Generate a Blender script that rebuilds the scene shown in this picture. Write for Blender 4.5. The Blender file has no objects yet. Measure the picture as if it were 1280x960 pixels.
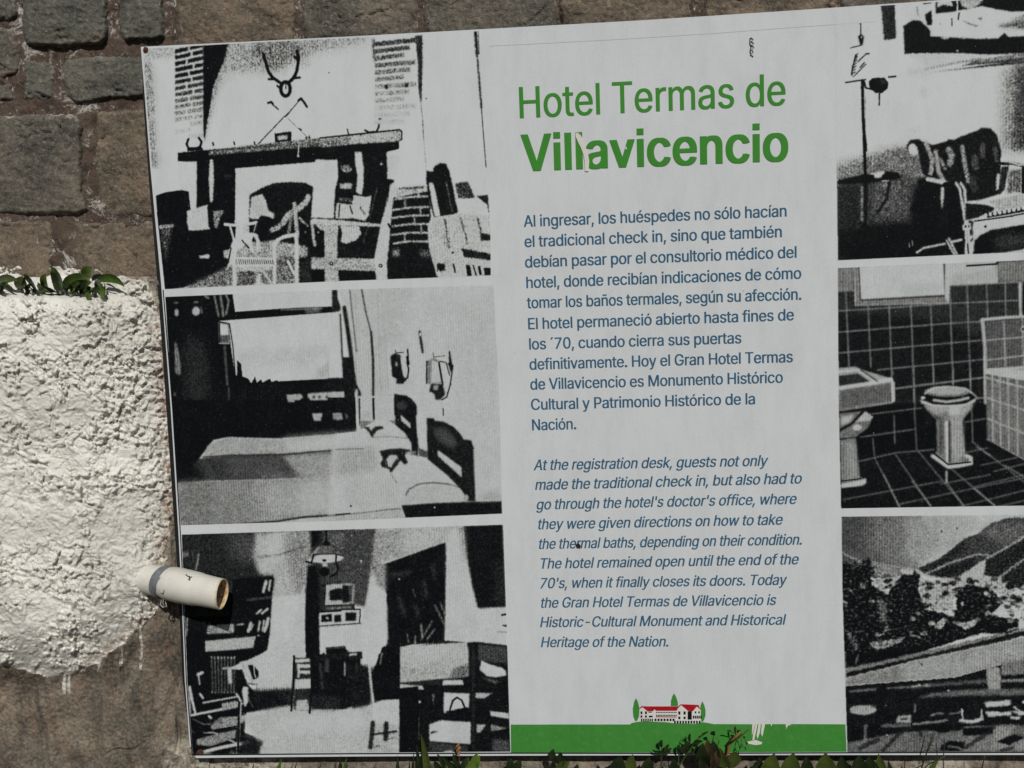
import bpy, bmesh, math, random
import numpy as np
from mathutils import Matrix, Vector

random.seed(7)
RNG = np.random.default_rng(11)
sc = bpy.context.scene
COL = sc.collection

# ---------------------------------------------------------------- camera
# Orientation of the sign plane measured from its straight lines.
# rows: camera right / down / forward, columns: sign right / down / into the wall
R = np.array([[0.99764924, 0.03739226, 0.05742667],
              [-0.03244358, 0.99586863, -0.08481201],
              [-0.06036073, 0.08274951, 0.99474072]])
FPX = 1000.0
CAMP = -R.T @ np.array([0.0, 0.0, 1.0])          # camera position, metres, sign axes


def pt(x, y, d=0.0):
    """World point at depth d (metres into the wall from the sign) for a measured photo position."""
    r = R.T @ np.array([(x - 640) / FPX, (y - 480) / FPX, 1.0])
    s = (d - CAMP[2]) / r[2]
    q = CAMP + s * r
    return Vector((q[0], q[2], -q[1]))


cam = bpy.data.cameras.new('camera')
cam.sensor_width = 36.0
cam.lens = 36.0 * FPX / 1280
cam.clip_start = 0.01
cam.clip_end = 100
cam_ob = bpy.data.objects.new('camera', cam)
COL.objects.link(cam_ob)
right = Vector((R[0][0], R[0][2], -R[0][1]))
up = -Vector((R[1][0], R[1][2], -R[1][1]))
fwd = Vector((R[2][0], R[2][2], -R[2][1]))
M = Matrix.Identity(4)
for i in range(3):
    M[i][0] = right[i]; M[i][1] = up[i]; M[i][2] = -fwd[i]
M[0][3], M[1][3], M[2][3] = CAMP[0], CAMP[2], -CAMP[1]
cam_ob.matrix_world = M
sc.camera = cam_ob

# ---------------------------------------------------------------- light
SUN = Vector((-0.27, 1.0, -0.88)).normalized()   # direction the light travels
world = bpy.data.worlds.new('World')
sc.world = world
world.use_nodes = True
wn = world.node_tree
sky = wn.nodes.new('ShaderNodeTexSky')
sky.sky_type = 'NISHITA'
sky.sun_disc = False
sky.sun_elevation = math.asin(-SUN.z)
sky.sun_rotation = math.atan2(-SUN.x, -SUN.y)
bg = wn.nodes['Background']
bg.inputs['Strength'].default_value = 0.05
wn.links.new(sky.outputs[0], bg.inputs[0])
sun = bpy.data.lights.new('sun', 'SUN')
sun.energy = 5.0
sun.angle = math.radians(0.5)
sun.color = (1.0, 0.965, 0.90)
sun_ob = bpy.data.objects.new('sun', sun)
COL.objects.link(sun_ob)
sun_ob.location = (0.5, -3, 3)
sun_ob.rotation_euler = SUN.to_track_quat('-Z', 'Y').to_euler()
sc.view_settings.view_transform = 'Standard'
sc.view_settings.look = 'None'
sc.view_settings.exposure = -0.62
sc.view_settings.gamma = 1.0

# ---------------------------------------------------------------- helpers
def tag(o, label=None, cat=None, group=None, kind=None):
    for k, v in (('label', label), ('category', cat), ('group', group), ('kind', kind)):
        if v:
            o[k] = v
    return o


def empty(name, loc):
    o = bpy.data.objects.new(name, None)
    o.empty_display_size = 0.02
    COL.objects.link(o)
    o.location = loc
    return o


def mesh_ob(name, verts, faces, mat, parent=None, smooth=False):
    me = bpy.data.meshes.new(name)
    me.from_pydata([tuple(v) for v in verts], [], [tuple(f) for f in faces])
    me.update()
    return link(name, me, mat, parent, smooth)


def link(name, me, mat, parent=None, smooth=False):
    o = bpy.data.objects.new(name, me)
    COL.objects.link(o)
    if mat:
        me.materials.append(mat)
    if smooth and len(me.polygons):
        me.polygons.foreach_set('use_smooth', [True] * len(me.polygons))
    if parent:
        o.parent = parent
        o.matrix_parent_inverse = Matrix.Translation(parent.location).inverted()
    return o


def hash2(ix, iy, seed):
    h = (ix.astype(np.int64) * 374761393 + iy.astype(np.int64) * 668265263 + seed * 982451653) & 0x7fffffff
    h = ((h ^ (h >> 13)) * 1274126177) & 0x7fffffff
    h = (h ^ (h >> 16)) & 0xffff
    return h / 65535.0


def perlin(x, y, seed=0):
    ix = np.floor(x); iy = np.floor(y)
    fx = x - ix; fy = y - iy
    u = fx * fx * fx * (fx * (fx * 6 - 15) + 10)
    v = fy * fy * fy * (fy * (fy * 6 - 15) + 10)
    out = []
    for dx, dy in ((0, 0), (1, 0), (0, 1), (1, 1)):
        a = hash2(ix + dx, iy + dy, seed) * 2 * math.pi
        out.append(np.cos(a) * (fx - dx) + np.sin(a) * (fy - dy))
    return ((out[0] * (1 - u) + out[1] * u) * (1 - v) + (out[2] * (1 - u) + out[3] * u) * v) * 1.5


def fbm(x, y, octv=4, seed=0, gain=0.5):
    s = 0; a = 1.0; t = 0
    for k in range(octv):
        s = s + a * perlin(x * 2 ** k + 17.3 * k, y * 2 ** k - 9.1 * k, seed + k)
        t += a; a *= gain
    return s / t


def smooth(a, b, x):
    t = np.clip((x - a) / (b - a), 0, 1)
    return t * t * (3 - 2 * t)


def sdf_poly(px, py, poly):
    """signed distance to a polygon, positive inside"""
    d = np.full(px.shape, 1e9)
    ins = np.zeros(px.shape, bool)
    n = len(poly)
    for i in range(n):
        x0, y0 = poly[i]; x1, y1 = poly[(i + 1) % n]
        ex, ey = x1 - x0, y1 - y0
        L = ex * ex + ey * ey + 1e-9
        t = np.clip(((px - x0) * ex + (py - y0) * ey) / L, 0, 1)
        d = np.minimum(d, (px - x0 - t * ex) ** 2 + (py - y0 - t * ey) ** 2)
        c = (y0 > py) != (y1 > py)
        if y1 != y0:
            ins ^= c & (px < (x1 - x0) * (py - y0) / (y1 - y0) + x0)
    d = np.sqrt(d)
    return np.where(ins, d, -d)


# ---------------------------------------------------------------- node helper
class NT:
    def __init__(s, name, rough=0.8, spec=0.3):
        s.m = bpy.data.materials.new(name)
        s.m.use_nodes = True
        s.t = s.m.node_tree
        s.b = s.t.nodes['Principled BSDF']
        s.b.inputs['Roughness'].default_value = rough
        s.b.inputs['Specular IOR Level'].default_value = spec
        s.tc = s.t.nodes.new('ShaderNodeTexCoord').outputs['Object']

    def n(s, typ, **kw):
        nd = s.t.nodes.new('ShaderNode' + typ)
        for k, v in kw.items():
            if k[0] == '_':
                setattr(nd, k[1:], v)
        return nd

    def set(s, sock, v):
        if hasattr(v, 'is_output') or isinstance(v, bpy.types.NodeSocket):
            s.t.links.new(v, sock)
        else:
            sock.default_value = v

    def noise(s, scale, detail=4, rough=0.55, vec=None, dist=0.0, stretch=None):
        nd = s.n('TexNoise')
        v = vec or s.tc
        if stretch:
            mp = s.n('Mapping')
            s.t.links.new(v, mp.inputs[0])
            mp.inputs['Scale'].default_value = stretch
            v = mp.outputs[0]
        s.t.links.new(v, nd.inputs['Vector'])
        nd.inputs['Scale'].default_value = scale
        nd.inputs['Detail'].default_value = detail
        nd.inputs['Roughness'].default_value = rough
        nd.inputs['Distortion'].default_value = dist
        return nd.outputs['Fac']

    def ramp(s, fac, stops):
        r = s.n('ValToRGB')
        el = r.color_ramp.elements
        while len(el) < len(stops):
            el.new(0.5)
        for e, (p, c) in zip(el, stops):
            e.position = p
            e.color = (c, c, c, 1) if isinstance(c, (int, float)) else (*c, 1)
        s.t.links.new(fac, r.inputs[0])
        return r.outputs[0]

    def mix(s, fac, a, b, typ='MIX'):
        m = s.n('Mix', _data_type='RGBA', _blend_type=typ)
        s.set(m.inputs[0], fac)
        s.set(m.inputs[6], (*a, 1) if isinstance(a, tuple) else a)
        s.set(m.inputs[7], (*b, 1) if isinstance(b, tuple) else b)
        return m.outputs[2]

    def math(s, op, a, b=0.0):
        m = s.n('Math', _operation=op)
        s.set(m.inputs[0], a); s.set(m.inputs[1], b)
        return m.outputs[0]

    def attr(s, name):
        a = s.n('Attribute'); a.attribute_name = name
        return a.outputs['Fac']

    def col(s, c):
        s.set(s.b.inputs['Base Color'], (*c, 1) if isinstance(c, tuple) else c)

    def bump(s, h, dist=0.001, strength=1.0, prev=None):
        b = s.n('Bump')
        b.inputs['Distance'].default_value = dist
        b.inputs['Strength'].default_value = strength
        s.t.links.new(h, b.inputs['Height'])
        if prev:
            s.t.links.new(prev, b.inputs['Normal'])
        s.t.links.new(b.outputs[0], s.b.inputs['Normal'])
        return b.outputs[0]


# ---------------------------------------------------------------- materials
def stone_mat(name, dark, mid, warm):
    m = NT(name, 0.85, 0.25)
    c = m.ramp(m.noise(14, 5, 0.6), [(0.35, dark), (0.52, mid), (0.7, warm)])
    g = m.noise(220, 5, 0.7)
    c = m.mix(1.0, c, m.ramp(g, [(0.3, 0.45), (0.5, 1.0), (0.7, 1.0)]), 'MULTIPLY')
    c = m.mix(m.ramp(m.noise(170, 6, 0.8, dist=0.5), [(0.5, 0.0), (0.75, 0.75)]), c, tuple(v * 2.1 for v in warm))
    c = m.mix(m.ramp(m.noise(48, 5, 0.7), [(0.55, 0.0), (0.75, 0.55)]), c, (0.19, 0.12, 0.08))
    c = m.mix(m.ramp(m.noise(430, 3, 0.6), [(0.63, 0.0), (0.72, 0.8)]), c, (0.36, 0.34, 0.29))
    c = m.mix(m.ramp(m.noise(90, 6, 0.75), [(0.28, 0.85), (0.38, 0.0)]), c, (0.02, 0.018, 0.014))
    e = m.math('MULTIPLY', m.attr('edge'), m.ramp(m.noise(55, 5, 0.75), [(0.56, 0.0), (0.68, 1.0)]))
    c = m.mix(e, c, (0.5, 0.48, 0.44))
    m.col(c)
    h = m.math('ADD', m.noise(120, 6, 0.65), m.math('MULTIPLY', m.noise(520, 3, 0.6), 0.4))
    m.bump(h, 0.0035, 0.9)
    return m.m


M_STONE = [stone_mat('stone_olive', (0.07, 0.074, 0.064), (0.112, 0.112, 0.094), (0.15, 0.137, 0.11)),
           stone_mat('stone_brown', (0.075, 0.073, 0.062), (0.122, 0.112, 0.092), (0.172, 0.143, 0.113)),
           stone_mat('stone_warm', (0.088, 0.076, 0.058), (0.15, 0.122, 0.092), (0.205, 0.155, 0.112))]

mt = NT('mortar_red', 0.9, 0.2)
c = mt.ramp(mt.noise(40, 5, 0.7), [(0.3, (0.05, 0.038, 0.031)), (0.5, (0.105, 0.075, 0.058)), (0.7, (0.15, 0.118, 0.094))])
c = mt.mix(mt.ramp(mt.noise(30, 7, 0.85, dist=0.6), [(0.54, 0.0), (0.62, 0.95)]), c, (0.58, 0.56, 0.52))
c = mt.mix(mt.ramp(mt.noise(300, 3, 0.6), [(0.3, 0.7), (0.42, 0.0)]), c, (0.04, 0.03, 0.025))
mt.col(c)
mt.bump(mt.noise(240, 6, 0.7), 0.004, 1.0)
M_MORTAR = mt.m

st = NT('white_painted_stucco', 0.6, 0.3)
c = st.ramp(st.noise(9, 5, 0.6), [(0.3, (0.54, 0.53, 0.485)), (0.6, (0.74, 0.73, 0.68))])
c = st.mix(st.ramp(st.noise(60, 5, 0.8), [(0.24, 0.8), (0.33, 0.0)]), c, (0.22, 0.19, 0.15))
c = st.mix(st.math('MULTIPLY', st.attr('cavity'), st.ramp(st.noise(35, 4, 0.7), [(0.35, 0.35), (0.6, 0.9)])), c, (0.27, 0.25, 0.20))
c = st.mix(st.math('MULTIPLY', st.attr('dirt'), st.ramp(st.noise(110, 5, 0.75), [(0.40, 1.0), (0.56, 0.0)])), c, (0.26, 0.17, 0.12))
st.col(c)
st.bump(st.math('ADD', st.noise(230, 6, 0.65), st.math('MULTIPLY', st.noise(900, 3, 0.5), 0.3)), 0.0019, 1.0)
M_STUCCO = st.m

br = NT('bare_dirty_render', 0.9, 0.2)
c = br.ramp(br.noise(13, 6, 0.65, dist=0.4, stretch=(1, 1, 0.6)), [(0.3, (0.08, 0.073, 0.06)), (0.45, (0.16, 0.138, 0.11)), (0.6, (0.23, 0.192, 0.15)), (0.75, (0.31, 0.245, 0.185))])
c = br.mix(1.0, c, br.ramp(br.noise(260, 6, 0.8), [(0.36, 0.25), (0.5, 1.0)]), 'MULTIPLY')
c = br.mix(br.ramp(br.noise(190, 7, 0.85), [(0.5, 0.0), (0.66, 0.85)]), c, (0.30, 0.245, 0.19))
c = br.mix(br.ramp(br.noise(15, 7, 0.75, dist=0.8, stretch=(1.7, 1, 0.5)), [(0.48, 0.0), (0.62, 0.75)]), c, (0.045, 0.04, 0.034))
c = br.mix(br.ramp(br.noise(30, 6, 0.75, stretch=(1.5, 1, 0.6)), [(0.52, 0.0), (0.68, 0.6)]), c, (0.26, 0.165, 0.11))
c = br.mix(br.ramp(br.noise(24, 6, 0.8, dist=1.0, stretch=(2.6, 1, 0.5)), [(0.60, 0.0), (0.70, 0.55)]), c, (0.36, 0.31, 0.25))
c = br.mix(br.ramp(br.noise(420, 3, 0.6), [(0.69, 0.0), (0.76, 0.8)]), c, (0.42, 0.38, 0.33))
c = br.mix(1.0, c, br.ramp(br.noise(7, 6, 0.7, dist=0.5, stretch=(1.6, 1, 0.7)), [(0.34, 0.55), (0.5, 1.0)]), 'MULTIPLY')
c = br.mix(br.math('MULTIPLY', br.attr('dirt'), br.ramp(br.noise(60, 5, 0.8), [(0.42, 0.0), (0.56, 0.9)])), c, (0.50, 0.46, 0.38))
br.col(c)
br.bump(br.math('ADD', br.noise(90, 6, 0.7), br.math('MULTIPLY', br.noise(600, 4, 0.6), 0.35)), 0.004, 0.9)
M_BARE = br.m


def board_finish(m, c):
    """fine vertical flutes of the twin-wall plastic and weathering of the print"""
    w = m.n('TexWave', _wave_type='BANDS', _bands_direction='X')
    m.t.links.new(m.tc, w.inputs['Vector'])
    w.inputs['Scale'].default_value = 62.0
    w.inputs['Distortion'].default_value = 0.6
    w.inputs['Detail'].default_value = 1.0
    fl = m.math('MULTIPLY', w.outputs['Fac'], m.ramp(m.noise(5, 3, 0.6), [(0.4, 0.25), (0.65, 1.0)]))
    h = m.math('ADD', m.math('MULTIPLY', fl, 0.10), m.math('MULTIPLY', m.noise(26, 4, 0.6), 0.5))
    m.bump(h, 0.0008, 0.4)
    st_ = m.ramp(m.noise(13, 7, 0.75, stretch=(2.4, 1, 0.8)), [(0.33, 0.92), (0.5, 0.99), (0.65, 1.03)])
    fn = m.ramp(m.noise(420, 3, 0.6, stretch=(1.6, 1, 0.7)), [(0.3, 0.95), (0.7, 1.03)])
    return m.mix(1.0, m.mix(1.0, c, st_, 'MULTIPLY'), fn, 'MULTIPLY')


wb = NT('white_vinyl_face', 0.6, 0.06)
c = board_finish(wb, (0.55, 0.585, 0.60))
spk = wb.ramp(wb.noise(330, 2, 0.5), [(0.755, 0.0), (0.775, 0.9)])
c = wb.mix(spk, c, (0.05, 0.05, 0.05))
c = wb.mix(wb.ramp(wb.noise(34, 6, 0.8), [(0.63, 0.0), (0.75, 0.35)]), c, (0.36, 0.34, 0.30))
wb.col(c)
M_WHITE = wb.m

ph = NT('photograph_print', 0.6, 0.05)
im_node = ph.n('TexImage')
im_node.interpolation = 'Cubic'
uvn = ph.n('UVMap'); uvn.uv_map = 'sheet'
ph.t.links.new(uvn.outputs[0], im_node.inputs[0])
c = board_finish(ph, im_node.outputs[0])
c = ph.mix(ph.ramp(ph.noise(380, 2, 0.5), [(0.735, 0.0), (0.755, 0.6)]), c, (0.4, 0.4, 0.39))
ph.col(c)
M_PHOTO = ph.m


def ink(name, rgb, worn, amt=0.6):
    m = NT(name, 0.6, 0.06)
    c = m.mix(m.ramp(m.noise(120, 5, 0.8), [(0.5, 0.0), (0.8, amt)]), rgb, worn)
    m.col(board_finish(m, c))
    return m.m


M_GREEN = ink('green_ink', (0.046, 0.215, 0.036), (0.12, 0.29, 0.09))
M_GREEN_TXT = ink('green_lettering_ink', (0.045, 0.225, 0.03), (0.10, 0.17, 0.075), 0.7)
M_BLUE = ink('slate_blue_ink', (0.032, 0.105, 0.19), (0.10, 0.17, 0.24), 0.5)
M_RED = ink('red_ink', (0.34, 0.008, 0.015), (0.4, 0.08, 0.08), 0.4)
M_BLACKINK = ink('black_ink', (0.006, 0.007, 0.008), (0.03, 0.03, 0.03), 0.4)
M_PAPER = ink('white_ink', (0.62, 0.62, 0.60), (0.5, 0.5, 0.48), 0.4)
M_SCRAPE = ink('exposed_plastic', (0.62, 0.60, 0.55), (0.5, 0.49, 0.45), 0.8)


def plain(name, rgb, rough=0.5, spec=0.4, var=0.25, scale=90, bump=0.0005, sub=None):
    m = NT(name, rough, spec)
    c = m.mix(m.ramp(m.noise(scale, 5, 0.65), [(0.35, 0.0), (0.7, 1.0)]), rgb, tuple(v * (1 - var) for v in rgb))
    m.col(c)
    m.bump(m.noise(scale * 3, 4, 0.6), bump, 0.7)
    return m


m = plain('aged_white_pvc', (0.66, 0.645, 0.59), 0.42, 0.45, 0.12, 25, 0.0003)
c = m.mix(m.ramp(m.noise(55, 6, 0.8), [(0.58, 0.0), (0.75, 0.6)]), m.b.inputs['Base Color'].links[0].from_socket, (0.42, 0.36, 0.26))
c = m.mix(m.ramp(m.noise(240, 3, 0.6), [(0.68, 0.0), (0.75, 0.5)]), c, (0.2, 0.17, 0.13))
m.col(c)
M_PVC = m.m
m = NT('limescale_inside_pipe', 0.7, 0.3)
m.col(m.ramp(m.noise(120, 5, 0.7), [(0.36, (0.34, 0.17, 0.06)), (0.48, (0.58, 0.40, 0.20)), (0.6, (0.70, 0.62, 0.48))]))
m.bump(m.noise(300, 5, 0.7), 0.002, 1)
M_RUST = m.m
M_TAPE = plain('grey_duct_tape', (0.17, 0.19, 0.21), 0.4, 0.5, 0.4, 160, 0.001).m
M_WIRE = plain('galvanised_wire', (0.38, 0.37, 0.34), 0.45, 0.5, 0.5, 200).m
M_DARK = plain('dark_pen_mark', (0.02, 0.02, 0.02), 0.6, 0.2).m
M_EDGE_SHADOW = plain('edge_shadow_black', (0.012, 0.012, 0.013), 0.6, 0.3).m
M_EDGE = plain('board_edge', (0.5, 0.5, 0.48), 0.6, 0.3, 0.4).m
M_NAIL = plain('rusty_nail', (0.09, 0.035, 0.02), 0.8, 0.3, 0.5, 400).m


def leaf_mat(name, a, b, tr=0.1):
    m = NT(name, 0.38, 0.45)
    c = m.mix(m.ramp(m.noise(70, 4, 0.6), [(0.35, 0.0), (0.7, 1.0)]), a, b)
    m.col(m.mix(m.ramp(m.noise(500, 3, 0.6), [(0.62, 0.0), (0.8, 0.5)]), c, (0.12, 0.11, 0.06)))
    m.bump(m.noise(260, 3, 0.5, stretch=(1, 1, 0.3)), 0.0008, 0.7)
    m.b.inputs['Transmission Weight'].default_value = 0.0
    m.b.inputs['Subsurface Weight'].default_value = tr
    m.b.inputs['Subsurface Radius'].default_value = (0.002, 0.003, 0.001)
    return m.m


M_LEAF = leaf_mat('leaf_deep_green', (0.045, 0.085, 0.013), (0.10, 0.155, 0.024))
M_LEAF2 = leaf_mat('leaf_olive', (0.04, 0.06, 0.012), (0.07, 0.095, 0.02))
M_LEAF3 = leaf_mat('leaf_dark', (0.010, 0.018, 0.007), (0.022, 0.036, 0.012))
M_STEM = plain('stem_brown', (0.07, 0.045, 0.022), 0.7, 0.3, 0.4).m
M_STEMG = plain('stem_green', (0.05, 0.07, 0.02), 0.6, 0.3, 0.4).m
M_BUD = plain('orange_bud', (0.32, 0.14, 0.05), 0.7, 0.3, 0.4).m

# ---------------------------------------------------------------- the printed photographs
# A grey image drawn in code, in sheet millimetres: tone 1 = bare white vinyl, 0 = full black ink.
def sheet(x, y):
    r = np.array([(np.asarray(x, float) - 640) / FPX, (np.asarray(y, float) - 480) / FPX, np.ones_like(np.asarray(x, float))])
    r = np.tensordot(R.T, r, 1)
    s = (0 - CAMP[2]) / r[2]
    return (CAMP[0] + s * r[0]) * 1000, (CAMP[1] + s * r[1]) * 1000


cu, cv = sheet([150, 1345, 150, 1345], [-40, -40, 965, 965])
U0, U1, V0, V1 = cu.min() - 5, cu.max() + 5, cv.min() - 5, cv.max() + 5
RES = 2.0
CW, CH = int((U1 - U0) * RES), int((V1 - V0) * RES)
T = np.ones((CH, CW), np.float32)
ORG = (0, 0, 1.0)


def at(z):
    global ORG
    ORG = z


def pts(s):
    a = np.array([[float(v) for v in p.split(',')] for p in s.split()])
    x = ORG[0] + a[:, 0] / ORG[2]; y = ORG[1] + a[:, 1] / ORG[2]
    u, v = sheet(x, y)
    return np.stack([(u - U0) * RES, (v - V0) * RES], 1)


def boxblur(a, r):
    if r < 1:
        return a
    for ax in (0, 1):
        p = np.pad(a, [(r + 1, r) if i == ax else (0, 0) for i in (0, 1)], mode='edge')
        c = np.cumsum(p, ax)
        n = 2 * r + 1
        a = (c[n:, :] - c[:-n, :]) / n if ax == 0 else (c[:, n:] - c[:, :-n]) / n
    return a


def comp(cov, x0, y0, v, a, blur):
    if blur > 0:
        r = max(1, int(blur * RES * 0.6))
        for _ in range(3):
            cov = boxblur(cov, r)
    h, w = cov.shape
    X0, Y0 = max(0, x0), max(0, y0)
    X1, Y1 = min(CW, x0 + w), min(CH, y0 + h)
    if X1 <= X0 or Y1 <= Y0:
        return
    c = cov[Y0 - y0:Y1 - y0, X0 - x0:X1 - x0] * a
    if CLIP is not None:
        c = c * CLIP[Y0:Y1, X0:X1]
    T[Y0:Y1, X0:X1] = T[Y0:Y1, X0:X1] * (1 - c) + v * c


CLIP = None


def cover(P, pad=2):
    x0, y0 = int(P[:, 0].min()) - pad, int(P[:, 1].min()) - pad
    x1, y1 = int(P[:, 0].max()) + pad + 1, int(P[:, 1].max()) + pad + 1
    x0, y0, x1, y1 = max(x0, -pad), max(y0, -pad), min(x1, CW + pad), min(y1, CH + pad)
    if x1 <= x0 or y1 <= y0:
        return None, 0, 0
    xs = np.arange(x0, x1)[None, :] + 0.5
    cov = np.zeros((y1 - y0, x1 - x0), np.float32)
    n = len(P)
    for sub in (0.25, 0.75):
        ys = (np.arange(y0, y1) + sub)[:, None]
        m = np.zeros(cov.shape, bool)
        for i in range(n):
            ax, ay = P[i]; bx, by = P[(i + 1) % n]
            if ay == by:
                continue
            rows = ((ay > ys) != (by > ys))[:, 0]
            if rows.any():
                xi = (bx - ax) * (ys[rows] - ay) / (by - ay) + ax
                m[rows] ^= xs < xi
        cov += m * 0.5
    return cov, x0, y0


def P(v, s, blur=0.0, a=1.0):
    q = pts(s)
    cov, x0, y0 = cover(q, 2 + int(blur * RES * 2.2))
    if cov is not None:
        comp(cov, x0, y0, v, a, blur)


def L(v, w, s, blur=0.0, a=1.0):
    """stroke of width w photo pixels"""
    q = pts(s)
    hw = w * RES * 0.5
    pad = int(hw + 3 + blur * RES * 2.2)
    x0, y0 = int(q[:, 0].min()) - pad, int(q[:, 1].min()) - pad
    x1, y1 = int(q[:, 0].max()) + pad, int(q[:, 1].max()) + pad
    x0, y0, x1, y1 = max(x0, 0), max(y0, 0), min(x1, CW), min(y1, CH)
    if x1 <= x0 or y1 <= y0:
        return
    cov = np.zeros((y1 - y0, x1 - x0), np.float32)
    for i in range(len(q) - 1):
        ax, ay = q[i]; bx, by = q[i + 1]
        a0, b0 = max(int(min(ax, bx) - hw - 2), x0), max(int(min(ay, by) - hw - 2), y0)
        a1, b1 = min(int(max(ax, bx) + hw + 3), x1), min(int(max(ay, by) + hw + 3), y1)
        if a1 <= a0 or b1 <= b0:
            continue
        xs = np.arange(a0, a1)[None, :] + 0.5; ys = np.arange(b0, b1)[:, None] + 0.5
        ex, ey = bx - ax, by - ay
        t = np.clip(((xs - ax) * ex + (ys - ay) * ey) / (ex * ex + ey * ey + 1e-9), 0, 1)
        d = np.hypot(xs - ax - t * ex, ys - ay - t * ey)
        sl = cov[b0 - y0:b1 - y0, a0 - x0:a1 - x0]
        np.maximum(sl, np.clip(hw - d + 0.5, 0, 1), out=sl)
    comp(cov, x0, y0, v, a, blur)


def E(v, cx, cy, rx, ry, blur=0.0, a=1.0, w=0):
    n = 28
    s = ' '.join('%.2f,%.2f' % (cx + rx * math.cos(k * 2 * math.pi / n), cy + ry * math.sin(k * 2 * math.pi / n)) for k in range(n + 1))
    (L(v, w, s, blur, a) if w else P(v, s, blur, a))


def clip(s):
    global CLIP
    CLIP = None
    if s:
        o = ORG; at((0, 0, 1))
        CLIP = np.zeros((CH, CW), np.float32)
        cov, x0, y0 = cover(pts(s), 1)
        X0, Y0, X1, Y1 = max(0, x0), max(0, y0), min(CW, x0 + cov.shape[1]), min(CH, y0 + cov.shape[0])
        CLIP[Y0:Y1, X0:X1] = cov[Y0 - y0:Y1 - y0, X0 - x0:X1 - x0]
        at(o)


FRAMES = {
    'fireplace': '178,61 300,54 530,42.5 611,38 612.5,200 613.5,344.5 420,351.5 206,361.5 190,210',
    'bedroom': '206.5,371 420,362 617,356.5 624,500 628,642 420,651 226,656.5 215,510',
    'study': '227,668 420,662 629,655.5 634,800 638,939.5 440,941 241,943 234,850',
    'parlour': '1045,10.5 1150,4 1345,-10 1345,312 1280,315 1198,318.5 1047,325.5 1045,170',
    'bathroom': '1047,335 1280,325 1345,322 1345,630 1280,632 1051,635.5 1048,500',
    'garden': '1051.5,645.6 1280,643 1345,642 1345,939 1280,939.5 1059,940 1053,750'}

# ===== fireplace room
clip(FRAMES['fireplace'])
at((180, 30, 5.333))
P(0.72, '0,140 60,140 60,240 95,960 40,960 0,400', 5)
P(0.6, '0,260 50,260 60,420 90,960 40,960 0,400', 3)
P(0.72, '0,140 205,140 205,230 0,240', 3)
P(0.62, '545,120 1300,70 1500,60 1500,120 1100,220 900,330 560,330', 7)
P(0.42, '720,110 1030,100 1060,200 960,260 860,300 730,210', 5, 0.8)
P(0.5, '1040,200 1110,190 1110,280 1050,300', 3, 0.5)
for k in range(15):
    y0 = 196 + k * 41.5 - k * 0.3
    dk = 0.04 + max(0, (k - 4)) * 0.085
    sl = -44 + k * 1.5
    split = (300, 318, 285, 330)[k % 4]
    for xa, xb in ((206, split - 5), (split + 5, 398)):
        if k > 11 and RNG.random() < 0.4:
            continue
        ya, yb = y0 + sl * (xa - 206) / 192, y0 + sl * (xb - 206) / 192
        P(min(dk, 0.8), f'{xa},{ya-26} {xb},{yb-26} {xb},{yb+3} {xa},{ya+3}', 0.5)
P(0.6, '400,140 600,120 560,300 480,500 440,640 405,800', 5)
P(0.0, '395,135 565,120 530,250 480,370 455,440 440,560 425,640 402,800 395,700', 1.2)
# antlers and canes
L(0.0, 4.0, '795,200 815,270 830,320 855,355 905,390')
L(0.0, 3.0, '790,195 800,215 812,250')
L(0.0, 4.2, '1020,180 1030,230 1020,310 1000,355 970,385')
L(0.0, 3.5, '1005,220 1028,240'); L(0.0, 3, '832,368 860,368'); L(0.0, 3, '1000,362 1038,356'); L(0.0, 2.6, '888,412 905,428 910,400')
E(0.0, 943, 433, 31, 47, w=4.6); E(0.95, 940, 438, 14, 26); L(0.0, 1.5, '945,400 946,430')
L(0.05, 1.6, '760,800 940,612', 0, 0.85); L(0.0, 2.2, '942,618 965,592'); L(0.1, 1.3, '965,592 1045,498')
L(0.0, 3, '828,526 848,520 858,532'); L(0.0, 2, '858,535 895,570'); L(0.0, 3, '1030,510 1048,495 1086,552')
L(0.45, 1.0, '960,630 1095,760'); L(0.0, 2, '1035,698 1048,706')
P(0.0, '870,730 982,716 984,782 872,792'); P(0.75, '892,746 955,738 957,766 895,774', 0.4)
# antler stand on the left end of the shelf
L(0.0, 3.2, '296,768 284,800 300,836 345,836 375,815 384,785 366,760'); P(0.0, '285,820 385,820 400,845 290,850')
for x, y in ((460, 800), (600, 795), (735, 795), (1080, 765), (1100, 755)):
    L(0.1, 2.2, f'{x},{y-8} {x+4},{y+8}')
# mantel
P(0.42, '225,855 420,838 1290,745 1290,880 225,900', 0.6)
at((400, 30, 5.333))
P(0.75, '0,760 250,735 530,705 545,712 545,780 230,800 0,830', 0.5)
L(0.0, 2.6, '0,762 250,735 528,706 542,716 542,770 500,785'); L(0.05, 2, '230,803 450,780'); P(0.35, '0,770 200,745 200,800 0,830', 2, 0.7)
L(0.0, 2.5, '300,708 325,722 375,718 390,690 398,640'); L(0.0, 1.6, '182,702 190,735'); L(0.0, 2.5, '395,634 405,634')
P(0.0, '500,706 542,704 546,770 505,772', 0.4, 0.8)
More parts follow.
